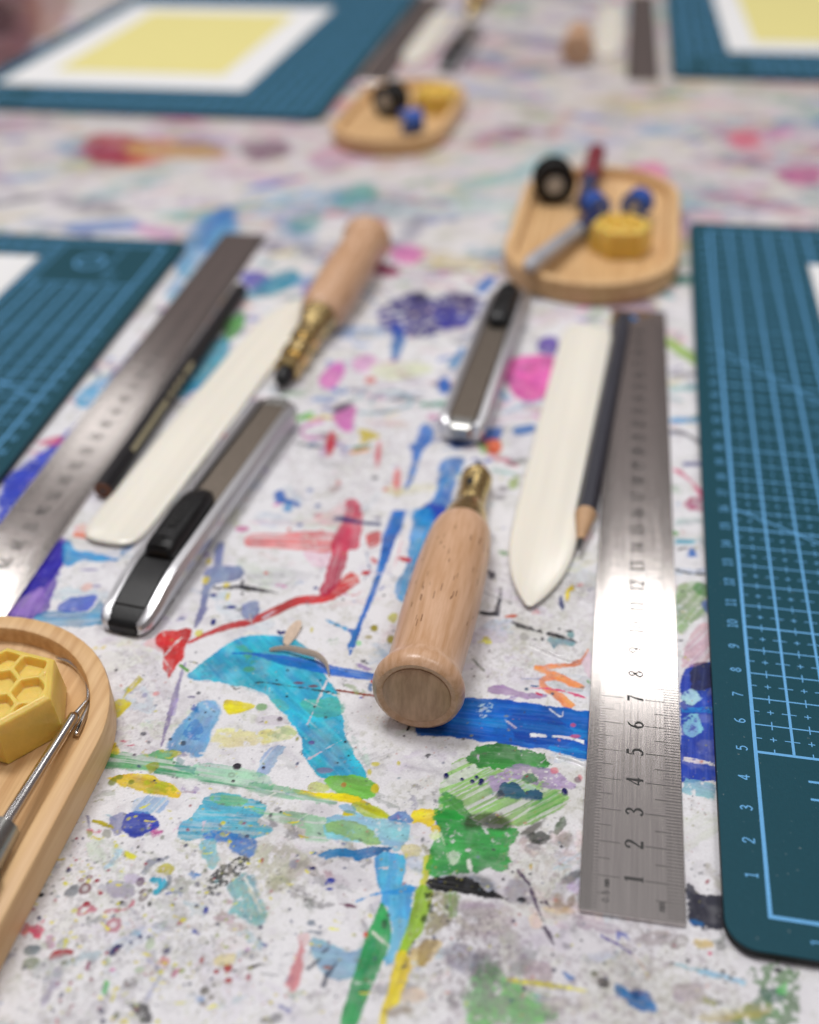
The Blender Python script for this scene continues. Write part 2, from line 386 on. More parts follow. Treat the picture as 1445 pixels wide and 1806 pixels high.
D('b', (170, 150, 145), [(340, 880, 55, 28)], op=.7); D('b', (40, 110, 180), [(130, 890, 22, 20), (200, 1022, 14, 16)], op=.8)
D('b', (165, 60, 95), [(200, 1105, 40, 22)], op=.7)
P('b', (0, 118, 192), [(1060, 380), (1115, 320), (1185, 390), (1155, 480), (1090, 560), (1050, 660), (1010, 800), (940, 895), (960, 780), (1000, 620), (980, 510), (1030, 480)], op=.94, mott=.12)
P('b', (0, 122, 192), [(1250, 640), (1445, 610), (1390, 760), (1335, 940), (1290, 1090), (1150, 1200), (1020, 1190), (1040, 1060), (1180, 960), (1225, 800)], op=.93, streak=.25, mott=.15)
D('b', (18, 66, 172), [(1175, 1075, 115, 72)], op=.85)
P('p', (0, 90, 165), [(790, 765), (850, 758), (886, 752), (884, 772), (850, 782), (800, 790)], op=.9)
P('p', (215, 100, 60), [(852, 778), (880, 776), (884, 796), (868, 802)], op=.9); P('p', (110, 150, 70), [(838, 776), (862, 790), (852, 800)], op=.8)
P('p', (20, 105, 170), [(905, 755), (940, 748), (942, 762), (910, 768)], op=.9)
P('p', (140, 165, 60), [(898, 848), (915, 840), (912, 860), (900, 862)], op=.7)
S('p', (110, 170, 160), [(868, 828), (915, 838)], [6, 5], op=.6)
D('p', (110, 105, 110), [(905, 815, 8, 5), (888, 862, 10, 5), (882, 878, 10, 5)], op=.6)
# strip left of the steel ruler
P('p', (8, 70, 185), [(330, 525), (250, 600), (150, 735), (40, 820), (0, 855), (0, 930), (60, 860), (130, 780), (230, 665), (330, 560)], op=.95, mott=.26, rough=.2)
P('p', (10, 40, 140), [(320, 530), (240, 610), (180, 680), (200, 690), (260, 630), (330, 560)], op=.8, mott=.4)
P('p', (60, 160, 205), [(130, 700), (190, 660), (200, 690), (150, 720)], op=.8, mott=.4)
P('p', (195, 60, 110), [(62, 782), (110, 768), (100, 786)], op=.8)
P('p', (110, 165, 200), [(290, 520), (380, 400), (420, 400), (340, 520)], op=.7, mott=.4)
P('p', (50, 145, 170), [(345, 640), (400, 590), (395, 640), (330, 700), (310, 690)], op=.85)
P('p', (70, 150, 60), [(395, 575), (430, 550), (430, 580), (400, 600)], op=.85)
P('L', (92, 58, 165), [(40, 1600), (350, 1150), (600, 830), (650, 980), (560, 1230), (430, 1580)], op=.93, streak=.2)
P('L', (36, 42, 158), [(350, 1170), (600, 850), (615, 1080), (420, 1330), (240, 1400), (150, 1480)], op=.85, mott=.2)
P('L', (160, 130, 200), [(150, 1500), (330, 1340), (430, 1330), (400, 1560), (130, 1580)], op=.75, streak=.6)
P('L', (34, 148, 205), [(620, 900), (690, 850), (750, 950), (900, 965), (1080, 1015), (1150, 1045), (800, 1055), (640, 1105)], op=.9, mott=.2)
P('L', (72, 140, 182), [(380, 1570), (620, 1540), (860, 1560), (980, 1430), (1060, 1600), (900, 1700), (380, 1660)], op=.85, streak=.3)
P('L', (70, 96, 185), [(570, 1530), (640, 1440), (860, 1395), (950, 1410), (850, 1540), (650, 1560)], op=.88, mott=.15)
S('L', (215, 120, 92), [(720, 790), (900, 815), (1100, 850), (1260, 870)], [8, 10, 9, 5], op=.85)
P('L', (225, 175, 165), [(740, 720), (840, 690), (840, 780), (760, 780)], op=.6)
P('L', (60, 130, 185), [(1200, 900), (1330, 860), (1300, 920), (1200, 1000), (1180, 980)], op=.75, mott=.3)
D('L', (120, 110, 165), [(880, 1140, 90, 14), (940, 1300, 50, 16)], op=.6); D('L', (225, 175, 160), [(850, 1310, 55, 40)], op=.6)
# red, magenta and blue strokes in the middle
P('a', (222, 175, 185), [(940, 430), (1060, 400), (1180, 300), (1230, 420), (1120, 520), (960, 490)], op=.5, mott=.3)
P('a', (214, 104, 106), [(380, 585), (700, 580), (1090, 570), (1090, 735), (900, 738), (640, 705), (380, 695)], op=.82, streak=.55, d=(1, 0))
P('a', (225, 190, 195), [(420, 470), (1080, 470), (1080, 520), (420, 500)], op=.4, streak=.4)
D('a', (198, 115, 160), [(325, 545, 58, 26)], op=.8)
P('a', (224, 165, 195), [(850, 740), (1060, 740), (1060, 860), (930, 860)], op=.4, mott=.4)
S('p', (190, 50, 54), [(331, 1135), (358, 1121.5), (400, 1106), (440, 1096.6), (488, 1077), (526, 1060), (567, 1056), (595, 1042), (628, 1017)], [4, 7, 11, 13, 15, 15, 15, 22, 24], op=.93, rough=.02)
D('a', (226, 130, 125), [(1250, 960, 70, 45)], op=.6, mott=.5)
P('a', (190, 22, 84), [(1200, 310), (1260, 280), (1330, 340), (1348, 450), (1345, 600), (1300, 715), (1225, 735), (1200, 880), (1135, 1020), (1065, 1090), (990, 1108), (1000, 1020), (1060, 850), (1090, 640), (1150, 520), (1190, 420)], op=.93, streak=.2, mott=.1)
P('a', (205, 50, 48), [(1370, 620), (1420, 570), (1500, 560), (1480, 680), (1400, 700)], op=.8, mott=.3)
S('a', (28, 58, 112), [(1100, 462), (1180, 462), (1260, 476), (1340, 492), (1500, 508)], [5, 10, 7, 5, 6], op=.92)
P('a', (0, 98, 172), [(595, 240), (670, 212), (690, 285), (815, 325), (800, 358), (700, 325), (615, 315)], op=.95)
D('a', (60, 140, 195), [(712, 365, 38, 38)], op=.8); D('a', (20, 85, 150), [(812, 512, 25, 16), (965, 350, 18, 14)], op=.8)
P('a', (122, 133, 170), [(100, 680), (165, 650), (172, 720), (150, 830), (165, 862), (300, 858), (332, 910), (280, 980), (180, 1000), (62, 1050), (20, 1200), (0, 1290), (-50, 1330), (-20, 1060), (20, 900), (90, 860)], op=.93)
P('a', (125, 135, 172), [(330, 1200), (400, 1155), (470, 1180), (470, 1240), (420, 1300), (330, 1300)], op=.88)
S('p', (130, 132, 168), [(362, 1070), (352, 1088), (344, 1108)], [14, 12, 3], op=.85)
S('a', BLACK, [(75, 1048), (200, 1045), (330, 1040), (430, 1060), (640, 1092)], [4, 5, 9, 7, 1.5], op=.95, mott=.35, rough=.06)
D('a', BLACK, [(325, 1000, 14, 26), (325, 1095, 14, 12), (180, 1212, 14, 10)], op=.9)
D('a', (14, 54, 130), [(80, 1110, 30, 13), (235, 1210, 38, 14), (80, 1335, 20, 24), (950, 1048, 19, 12)])
D('a', (222, 204, 70), [(190, 1022, 28, 20), (40, 820, 20, 26), (15, 980, 30, 34), (200, 1120, 16, 32)], op=.8)
D('a', (200, 70, 50), [(528, 920, 18, 12), (722, 548, 16, 12)], op=.85); D('a', (190, 35, 50), [(1370, 920, 32, 20)], op=.9)
S('a', WHITE, [(830, 590), (930, 640), (960, 720)], [3, 3, 3], op=.7)
S('a', WHITE, [(500, 1305), (600, 1245)], [2, 3], op=.85); S('a', WHITE, [(385, 1250), (405, 1360)], [2, 2.5], op=.85); S('a', WHITE, [(1160, 1060), (1290, 1000)], [2, 2], op=.6)
S('a', WHITE, [(1170, 1000), (1290, 960)], [2, 2], op=.6)
P('c', (28, 146, 205), [(1030, 0), (1230, 0), (1204, 330), (1120, 480), (1000, 700), (940, 880), (900, 970), (830, 890), (850, 740), (950, 580), (960, 400), (1000, 200)], op=.9, mott=.2, streak=.2)
P('c', (0, 113, 190), [(800, 0), (940, 0), (905, 180), (830, 320), (745, 560), (685, 690), (585, 960), (480, 1200), (412, 1420), (345, 1555), (320, 1430), (372, 1340), (300, 1262), (400, 1262), (520, 980), (620, 680), (660, 520), (690, 290), (760, 110)], op=.96, rough=.025, smooth=False)
P('c', (60, 60, 130), [(700, 270), (840, 250), (800, 360), (760, 420), (680, 480), (680, 360)], op=.45, mott=.4)
S('c', (70, 150, 200), [(85, 1160), (200, 1215), (310, 1262)], [3, 5, 6], op=.9, rough=.05)
S('c', WHITE, [(610, 676), (690, 668)], [3, 2]); S('c', WHITE, [(340, 1470), (390, 1474)], [2, 2])
D('c', (150, 140, 30), [(605, 1255, 38, 36), (778, 1372, 42, 44)], op=.92); D('c', (180, 170, 130), [(542, 1348, 38, 22)], op=.8)
P('c', (195, 192, 90), [(735, 1130), (800, 1090), (855, 1110), (820, 1190), (780, 1180)], op=.8, mott=.3)
D('c', (165, 215, 170), [(442, 1412, 28, 28)], op=.95); D('c', (60, 45, 50), [(706, 905, 16, 10), (272, 948, 12, 10)])
S('c', (180, 50, 60), [(860, 500), (930, 520), (990, 535)], [4, 8, 6], op=.9); P('c', (220, 130, 140), [(800, 600), (860, 440), (880, 300), (900, 310), (860, 520), (810, 620)], op=.5)
S('c', (90, 115, 160), [(520, 440), (552, 610)], [2, 2]); S('c', (60, 70, 120), [(570, 630), (495, 738)], [2, 1.5]); S('c', (110, 130, 170), [(720, 660), (830, 716)], [2, 2], op=.7)
P('c', (180, 40, 55), [(475, 670), (540, 640), (570, 630), (530, 690)], op=.9); P('c', (205, 70, 80), [(560, 500), (620, 510), (645, 560), (590, 570)], op=.7)
# cyan leaf and its neighbours
cy = [(730, 530), (820, 460), (1000, 320), (1130, 240), (1280, 200), (1445, 190)]
cyz2 = [(150, 190), (310, 210), (420, 262), (520, 330), (640, 540), (690, 600), (760, 720), (790, 850), (800, 1000), (830, 1100), (920, 1230), (985, 1340), (985, 1420), (900, 1402), (640, 1418), (570, 1380), (500, 1280), (460, 1180), (440, 1060), (350, 950), (280, 850), (170, 740)]
pxs = [(x / 4.817 + 180, y / 4.817 + 1080) for x, y in cy] + [(x / 4.817 + 440, y / 4.817 + 1080) for x, y in cyz2] + [(x / 4.817 + 180, y / 4.817 + 1080) for x, y in [(1350, 692), (1190, 632), (1000, 602), (850, 582), (760, 565)]]
P('p', (66, 174, 206), pxs, op=.96, rough=.03, mott=.06)
P('z1', (80, 150, 90), [(1150, 270), (1240, 300), (1330, 400), (1260, 440), (1180, 360)], op=.65, mott=.5, streak=.5); D('z1', (85, 155, 110), [(1250, 485, 52, 24)], op=.75)
P('z1', (110, 130, 175), [(830, 500), (930, 500), (920, 590), (850, 590)], op=.45, streak=.7, d=(1, -.1))
P('z2', (90, 178, 160), [(430, 770), (600, 738), (760, 738), (795, 850), (700, 890), (540, 882)], op=.75, mott=.15)
P('z2', (105, 178, 170), [(170, 740), (300, 750), (340, 820), (260, 830)], op=.6)
S('z2', (0, 108, 190), [(-150, 350), (0, 352), (120, 372), (300, 412), (550, 455), (700, 495), (900, 528), (1100, 555)], [3, 4, 8, 17, 21, 18, 16, 11], op=.97, rough=.02, streak=.15)
S('z2', WHITE, [(665, 575), (620, 670), (550, 830), (490, 960)], [4, 4, 2, 3], mott=.2); S('z2', WHITE, [(620, 670), (690, 690), (770, 725)], [2, 2, 1.5]); S('z2', WHITE, [(495, 1255), (610, 1185)], [3, 1.5]); S('z2', WHITE, [(640, 1165), (790, 1085)], [1.5, 1.5], op=.6)
S('z2', (58, 84, 92), [(38, 630), (75, 595), (300, 622), (600, 667), (760, 690)], [1.5, 1.6, 1.6, 1.6, 1.4]); S('z2', (140, 75, 60), [(720, 660), (850, 680), (1090, 715)], [2, 2.6, 3])
P('z2', (140, 170, 110), [(800, 620), (870, 610), (990, 680), (900, 700), (870, 660)], op=.65, mott=.4); D('z2', (190, 80, 55), [(1050, 590, 22, 16)]); P('z2', (40, 95, 150), [(1010, 610), (1045, 605), (1040, 670), (1020, 670)], op=.85)
D('z2', (115, 60, 70), [(545, 630, 40, 12), (420, 602, 46, 10)], op=.85); D('z2', (100, 90, 150), [(528, 1110, 28, 18)], op=.9); D('z2', (120, 120, 155), [(640, 1345, 75, 26)], op=.85)
D('z2', (22, 60, 70), [(318, 718, 12, 9), (232, 580, 10, 8), (605, 580, 10, 8), (325, 495, 12, 9), (843, 1220, 9, 8), (750, 1282, 9, 8)])
D('z2', (42, 40, 48), [(260, 908, 24, 20), (120, 1322, 15, 14), (815, 1103, 12, 11), (1264, 925, 13, 12), (268, 1700, 16, 13), (1315, 1052, 9, 8)])
S('z2', BLACK, [(1365, 955), (1340, 1010)], [5, 2]); S('z2', (14, 42, 110), [(235, 155), (270, 180), (300, 165)], [5, 6, 2])
P('z2', (205, 205, 130), [(60, 1020), (130, 1000), (330, 960), (400, 1030), (300, 1090), (120, 1120), (60, 1090)], op=.6, mott=.4); P('z2', (120, 150, 110), [(150, 1040), (260, 960), (420, 1030), (330, 1070), (200, 1090)], op=.45, mott=.5)
P('z2', (130, 165, 205), [(130, 1200), (220, 1140), (300, 1150), (240, 1240), (160, 1370), (60, 1390), (90, 1280)], op=.7, streak=.5)
P('z2', (180, 165, 185), [(60, 900), (260, 880), (330, 930), (250, 960), (80, 950)], op=.35)
P('z1', (222, 165, 175), [(368, 285), (380, 240), (455, 225), (515, 335), (440, 305)], op=.6)
P('z1', (196, 36, 48), [(450, 250), (462, 200), (530, 155), (640, 156), (720, 130), (766, 160), (742, 230), (705, 300), (692, 400), (640, 450), (592, 530), (562, 566), (552, 520), (515, 480), (520, 400), (520, 330), (470, 290)], op=.96, rough=.02)
S('z1', WHITE, [(520, 385), (600, 290), (680, 215)], [1.5, 3, 1.5]); S('z1', WHITE, [(520, 395), (590, 490)], [2, 1.5], op=.7); S('z1', WHITE, [(565, 295), (640, 290)], [1.5, 1.5])
D('z1', (215, 208, 92), [(822, 178, 34, 30)], op=.8)
S('z1', (140, 132, 168), [(715, 420), (682, 500), (625, 700), (570, 880), (500, 1150)], [5, 6, 10, 9, 4], op=.9); S('z1', (175, 160, 215), [(640, 730), (600, 880)], [8, 8], op=.6)
S('z1', (96, 150, 70), [(660, 445), (735, 500)], [5, 3]); S('z1', (70, 75, 80), [(740, 415), (810, 432)], [2, 2])
P('z1', (205, 195, 26), [(100, 770), (170, 735), (248, 775), (205, 830), (140, 896), (100, 880)], op=.97, rough=.02)
S('z1', (198, 188, 62), [(178, 728), (240, 655), (330, 555)], [3, 7, 11], op=.9); S('z1', WHITE, [(240, 650), (310, 560)], [2, 2])
P('z1', (62, 146, 200), [(830, 775), (930, 760), (1010, 820), (990, 920), (935, 1030), (900, 1120), (820, 1240), (700, 1185), (580, 1170), (565, 1100), (650, 980), (740, 870)], op=.8, mott=.3, edge=.05)
P('z1', (150, 195, 220), [(830, 770), (940, 755), (1010, 820), (960, 880), (840, 870)], op=.6, mott=.3)
P('z1', (20, 105, 185), [(700, 1000), (800, 900), (860, 980), (830, 1090), (700, 1060)], op=.55, mott=.5)
P('z1', (214, 206, 124), [(920, 1100), (980, 1000), (1100, 980), (1320, 1020), (1445, 1000), (1430, 1100), (1250, 1140), (1000, 1150)], op=.6, mott=.45, edge=.05)
P('z1', (212, 196, 20), [(1030, 790), (1055, 742), (1200, 764), (1310, 795), (1200, 850), (1090, 872), (1050, 842)], op=.97, rough=.02); D('z1', (115, 162, 100), [(1360, 805, 50, 30)], op=.8)
P('z1', (225, 205, 30), [(60, 1130), (120, 1110), (150, 1200), (60, 1230)], op=.9)
P('z1', (62, 150, 84), [(-20, 1220), (120, 1190), (300, 1220), (500, 1180), (640, 1190), (620, 1260), (800, 1330), (820, 1390), (600, 1400), (400, 1360), (200, 1330), (-20, 1320)], op=.85, streak=.55, d=(1, .12))
P('z1', (205, 195, 60), [(330, 1180), (480, 1165), (650, 1180), (640, 1230), (500, 1240), (380, 1230)], op=.6, mott=.5)
P('z1', (150, 205, 172), [(820, 1290), (960, 1290), (1300, 1350), (1445, 1420), (1445, 1500), (1200, 1470), (900, 1440), (640, 1400), (700, 1330)], op=.8, streak=.4, d=(1, .15))
S('z1', (40, 140, 95), [(440, 1350), (700, 1390), (1000, 1460), (1445, 1500)], [8, 12, 7, 6], op=.75, streak=.7); S('z1', (30, 120, 130), [(620, 1270), (800, 1340)], [22, 18], op=.5, mott=.4)
P('z1', (228, 204, 18), [(50, 1410), (200, 1380), (390, 1370), (520, 1440), (640, 1480), (658, 1588), (540, 1560), (400, 1540), (290, 1512), (140, 1470)], op=.95, mott=.12)
P('z1', (160, 185, 50), [(360, 1420), (520, 1440), (640, 1490), (600, 1560), (500, 1530), (380, 1540)], op=.6, mott=.5); S('z1', (165, 170, 40), [(390, 1340), (480, 1290)], [18, 10], op=.8)
D('z1', (120, 130, 45), [(90, 1442, 34, 36), (148, 1402, 30, 20), (250, 1445, 26, 20)], op=.85)
D('z1', (52, 47, 56), [(1150, 1310, 38, 30), (1115, 1436, 15, 12), (1373, 1322, 14, 12), (275, 1213, 14, 11), (445, 1432, 12, 10), (120, 493, 12, 11), (880, 852, 9, 8), (610, 1280, 8, 7)]); D('z1', (130, 150, 130), [(1103, 1385, 34, 24)], op=.6, ring=.4)
D('z1', (40, 46, 66), [(350, 1035, 24, 18), (398, 1105, 17, 13), (820, 688, 18, 14), (690, 1115, 24, 22), (580, 1080, 16, 14)], op=.8); D('z1', (225, 150, 150), [(460, 693, 30, 20)], op=.8); D('z1', (150, 150, 185), [(362, 706, 24, 20), (675, 55, 36, 16)], op=.75)
D('z1', (28, 52, 120), [(945, 85, 20, 24)]); S('z1', (80, 75, 60), [(1105, 625), (1140, 652), (1185, 640)], [3, 3.5, 3])
P('z1', (225, 215, 225), [(-60, 260), (80, 190), (240, 140), (380, 180), (240, 320), (120, 280)], op=.35); S('z1', (190, 178, 196), [(300, 300), (400, 440), (520, 620), (600, 800)], [22, 30, 28, 14], op=.22)
S('z1', (205, 198, 190), [(640, 1540), (740, 1525), (830, 1540)], [3, 2, 2], op=.7)
# lower left: cyan, navy and specks
P('z4', (78, 174, 202), [(-10, 110), (100, 50), (150, -50), (250, -135), (400, -150), (650, -70), (720, 0), (640, 100), (770, 150), (640, 232), (560, 250), (330, 250), (190, 240), (-5, 252)], op=.93, streak=.3, mott=.12, d=(1, .05))
P('z4', (120, 190, 115), [(240, -120), (400, -130), (560, -90), (500, -40), (330, -50)], op=.65, mott=.35)
P('z4', (125, 190, 140), [(560, -60), (700, 10), (900, 10), (1100, 30), (1300, 100), (1440, 150), (1380, 230), (1150, 270), (1040, 240), (1060, 150), (900, 110), (700, 60)], op=.72, streak=.6, mott=.3, d=(1, .1))
P('z4', (60, 114, 186), [(190, 190), (350, 178), (600, 235), (645, 300), (580, 400), (420, 345), (400, 272), (200, 244)], op=.85, mott=.3)
P('z4', (105, 185, 196), [(170, 260), (285, 258), (312, 460), (230, 482), (180, 360)], op=.75, mott=.2)
P('z4', (180, 178, 156), [(640, 290), (900, 285), (985, 330), (1090, 420), (1000, 580), (880, 650), (720, 692), (640, 620), (600, 500)], op=.62, mott=.5, edge=.08)
P('z4', (150, 150, 118), [(720, 600), (860, 560), (900, 630), (740, 690)], op=.5, mott=.5, edge=.06)
P('z4', (92, 168, 176), [(400, 640), (520, 540), (610, 550), (640, 700), (690, 800), (710, 950), (600, 975), (500, 900), (405, 880), (440, 760)], op=.8, mott=.4, edge=.05)
P('z4', (52, 54, 58), [(205, 700), (280, 520), (420, 430), (560, 365), (600, 440), (480, 545), (350, 640), (250, 725)], op=.95, mott=.5, rough=.1, freq=14)
S('z4', WHITE, [(510, 520), (600, 690), (680, 880)], [3, 4, 2], op=.7); S('z4', WHITE, [(192, 90), (180, 190)], [5, 3]); S('z4', WHITE, [(180, 540), (330, 465)], [3, 1.5]); S('z4', (200, 185, 150), [(560, 640), (640, 780)], [5, 3], op=.6)
P('z4', (172, 160, 150), [(370, 1010), (470, 930), (560, 990), (450, 1040)], op=.5, mott=.4)
D('z4', NAVY, [(1112, 490, 26, 16)]); D('z4', (24, 60, 150), [(1268, 595, 36, 24), (1255, 665, 28, 12), (208, 845, 22, 34), (1225, 620, 10, 14)]); D('z4', (20, 110, 165), [(1122, 360, 22, 14)], op=.85)
D('z4', (160, 36, 48), [(395, 1335, 36, 34), (298, 1365, 22, 20), (398, 1440, 32, 22), (172, 1270, 16, 28), (685, 425, 13, 20)]); D('z4', (185, 150, 190), [(560, 1180, 22, 18)], op=.85); D('z4', (50, 55, 80), [(70, 1470, 16, 16), (918, 836, 13, 11), (310, 965, 18, 16), (1310, 1575, 10, 9)], op=.9)
S('z4', (60, 50, 52), [(560, 1340), (640, 1315), (705, 1302)], [6, 5, 2]); D('z4', (70, 66, 50), [(200, 1525, 40, 36), (252, 1582, 22, 18), (180, 1632, 32, 18), (275, 1482, 18, 15)], op=.85, mott=.4)
P('z4', (218, 200, 120), [(270, 1290), (320, 1230), (450, 1210), (440, 1290), (330, 1320)], op=.6, mott=.3); P('z4', (165, 160, 160), [(490, 1230), (560, 1190), (660, 1220), (600, 1270)], op=.4, mott=.5)
P('z4', (206, 74, 84), [(1010, 1105), (1045, 1170), (1015, 1290), (1010, 1420), (960, 1535), (895, 1475), (920, 1360), (970, 1250)], op=.7, mott=.3, edge=.05); P('z4', (225, 170, 172), [(970, 1060), (1080, 1030), (1080, 1120), (1020, 1160)], op=.5)
P('z4', (128, 175, 198), [(1080, 1105), (1200, 1095), (1300, 1150), (1440, 1190), (1560, 1120), (1640, 1100), (1640, 1300), (1500, 1420), (1280, 1432), (1200, 1380), (1120, 1220)], op=.85, mott=.12)
S('z4', (64, 68, 84), [(1060, 1350), (1140, 1280), (1250, 1150)], [8, 9, 2], op=.75, mott=.4); S('z4', (50, 56, 80), [(1200, 1495), (1240, 1390), (1340, 1260)], [10, 10, 4], op=.8, mott=.3); D('z4', (140, 75, 55), [(1235, 1330, 42, 16)], op=.9)
P('z4', (110, 122, 142), [(1040, 950), (1110, 920), (1160, 980), (1080, 975)], op=.8); P('z4', (125, 130, 150), [(1000, 1030), (1080, 1010), (1200, 1030), (1150, 1050)], op=.75); S('z4', (110, 70, 90), [(1330, 785), (1400, 800), (1480, 815)], [1.5, 5, 2])
P('z3', (26, 70, 175), [(870, 70), (950, 5), (1090, 30), (1162, 90), (1150, 142), (1050, 192), (940, 245), (880, 212), (830, 150)], op=.96, mott=.15)
P('z1', (112, 165, 212), [(280, 1600), (400, 1560), (550, 1590), (520, 1690), (400, 1710), (250, 1690)], op=.65, streak=.6, d=(1, -1))
P('z3', (104, 106, 160), [(745, 70), (850, 15), (885, 60), (840, 190), (760, 205)], op=.72, mott=.3); P('z3', (130, 128, 120), [(670, 200), (720, 150), (760, 190), (740, 240)], op=.7, mott=.2)
S('z3', (172, 160, 46), [(588, 88), (690, 112), (775, 150)], [5, 9, 4]); S('z3', (120, 116, 146), [(550, 40), (568, 150), (588, 235)], [4, 5, 3], op=.85); P('z3', (160, 205, 232), [(770, 400), (790, 330), (850, 320), (830, 380), (740, 470), (700, 480)], op=.6, mott=.3)
S('z3', (205, 195, 60), [(860, 360), (955, 405)], [11, 9], op=.95)
P('z3', (112, 118, 138), [(1010, 540), (1040, 450), (1120, 400), (1240, 380), (1210, 430), (1100, 460), (1050, 540)], op=.75, mott=.3); P('z3', (178, 172, 60), [(1120, 500), (1200, 450), (1280, 480), (1250, 540), (1160, 530)], op=.85, mott=.3)
P('z3', (34, 160, 190), [(1080, 590), (1140, 552), (1222, 590), (1212, 660), (1130, 722), (1108, 692), (1150, 640)], op=.96); S('z3', (70, 90, 110), [(1240, 540), (1240, 620), (1140, 715)], [6, 8, 3], op=.7)
P('z3', (170, 165, 182), [(712, 690), (735, 610), (900, 600), (955, 680), (900, 735), (740, 735)], op=.85, mott=.15); P('z3', (205, 195, 222), [(860, 560), (960, 530), (1000, 590), (900, 620)], op=.7)
D('z3', (95, 62, 95), [(1000, 605, 34, 42)], op=.85, mott=.3); D('z3', (88, 62, 60), [(1020, 715, 44, 60)], op=.8, mott=.45); D('z3', (38, 36, 40), [(1076, 792, 18, 22), (838, 780, 20, 16), (158, 718, 26, 18), (245, 703, 12, 10), (978, 310, 11, 12)])
D('z3', (150, 28, 60), [(453, 420, 13, 9), (388, 490, 10, 11), (630, 595, 22, 16), (660, 702, 22, 16), (540, 795, 34, 24), (580, 1432, 15, 13)]); D('z3', (110, 20, 50), [(530, 663, 50, 48)], ring=.5, op=.92, mott=.2); D('z3', (120, 24, 50), [(500, 590, 24, 18), (567, 565, 26, 18)], ring=.5)
D('z3', (118, 122, 128), [(418, 690, 58, 44), (440, 650, 40, 20)], op=.85, mott=.3); D('z3', (165, 45, 80), [(768, 972, 72, 62)], op=.7, ring=.45, mott=.3); P('z3', (176, 45, 84), [(470, 830), (560, 800), (700, 840), (860, 820), (930, 760), (940, 800), (840, 860), (700, 880), (560, 860), (480, 885)], op=.75, mott=.5)
P('z3', (214, 56, 98), [(50, 1010), (100, 960), (190, 915), (180, 980), (150, 1090), (90, 1060)], op=.88, mott=.35); P('z3', (225, 110, 100), [(-20, 1040), (20, 960), (60, 980), (40, 1050)], op=.8); P('z3', (190, 130, 165), [(190, 1090), (250, 1060), (260, 1160), (210, 1170)], op=.6, mott=.4)
P('z3', (160, 26, 52), [(218, 1248), (270, 1195), (350, 1176), (432, 1180), (425, 1225), (330, 1230), (258, 1268)], op=.97, h=1.2); P('z3', (34, 30, 88), [(742, 1205), (770, 1160), (855, 1134), (822, 1190), (765, 1228)], op=.98, h=1.2); D('z3', (28, 30, 100), [(1222, 1190, 27, 26), (998, 1070, 18, 17)], h=1.2)
D('z3', (88, 104, 110), [(85, 1182, 75, 44)], op=.88, mott=.3); D('z3', (112, 124, 98), [(75, 1290, 68, 48)], op=.8, mott=.4); P('z3', (170, 180, 178), [(130, 1300), (330, 1200), (400, 1260), (300, 1400), (80, 1420)], op=.5, mott=.4, edge=.06); D('z3', (160, 170, 172), [(345, 1130, 50, 50)], op=.6)
P('z3', (155, 148, 172), [(250, 1440), (340, 1460), (250, 1530), (200, 1650), (150, 1660), (190, 1540)], op=.7, mott=.3, edge=.04); S('z3', (95, 168, 112), [(715, 1450), (700, 1500), (685, 1560)], [7, 9, 8], op=.9); S('z3', (140, 40, 90), [(565, 1280), (545, 1355)], [6, 5], op=.85); S('z3', (150, 60, 80), [(425, 1645), (375, 1730)], [3, 4], op=.8)
P('z3', (58, 56, 58), [(890, 1640), (1000, 1630), (1092, 1720), (1082, 1795), (1000, 1795), (955, 1700)], op=.92, mott=.35, freq=9); D('z3', (70, 66, 58), [(915, 1462, 55, 48)], op=.85, mott=.5); P('z3', (172, 176, 172), [(1130, 760), (1280, 740), (1400, 880), (1380, 1000), (1200, 1000), (1130, 900)], op=.45, mott=.5, edge=.08)
P('z3', (150, 160, 186), [(1000, 1250), (1130, 1300), (1180, 1400), (1080, 1600), (1040, 1600), (1150, 1400), (1110, 1310)], op=.6); P('z3', (190, 190, 200), [(1040, 1240), (1130, 1170), (1140, 1280)], op=.7); P('z3', (196, 88, 130), [(1260, 1370), (1350, 1325), (1340, 1360), (1280, 1410)], op=.75, mott=.3); P('z3', (120, 180, 205), [(910, 1060), (960, 1000), (990, 1050)], op=.6)
P('z3', (205, 40, 60), [(280, 1806), (295, 1760), (305, 1806)], op=.8); D('z3', (150, 175, 130), [(1080, 1130, 40, 50), (990, 1350, 40, 30), (715, 1285, 30, 40)], op=.6, mott=.3); P('z3', (226, 214, 90), [(820, 1790), (860, 1765), (905, 1780), (890, 1806)], op=.8)
# bottom centre: cyan drip, green band, lime and yellow stripe
P('z5', (112, 182, 205), [(-10, 60), (200, 20), (420, 62), (650, 90), (705, 200), (640, 300), (560, 352), (480, 292), (300, 282), (-10, 232)], op=.75, mott=.25)
P('z5', (152, 190, 104), [(-10, 100), (200, 90), (380, 170), (445, 272), (330, 292), (150, 232), (-10, 172)], op=.8, mott=.25); P('z5', (205, 200, 110), [(620, 300), (760, 290), (760, 370), (640, 385)], op=.6, mott=.3)
P('z5', (82, 168, 212), [(388, 400), (500, 350), (640, 380), (655, 500), (630, 600), (740, 640), (705, 740), (690, 900), (640, 1060), (590, 1190), (560, 1275), (450, 1335), (520, 1050), (500, 850), (440, 780), (412, 620)], op=.94, mott=.1)
P('z5', (150, 195, 222), [(530, 940), (660, 930), (590, 1190), (480, 1300), (520, 1100)], op=.5)
S('z5', (40, 140, 205), [(240, 770), (400, 705), (560, 690), (740, 665)], [2, 5, 7, 8], op=.85); S('z5', WHITE, [(415, 492), (495, 488)], [3, 3])
P('z5', (0, 112, 165), [(-110, 372), (0, 335), (120, 325), (220, 332), (360, 308), (535, 310), (440, 370), (250, 428), (190, 400), (90, 396), (-20, 408), (-95, 388)], op=.98, rough=.04)
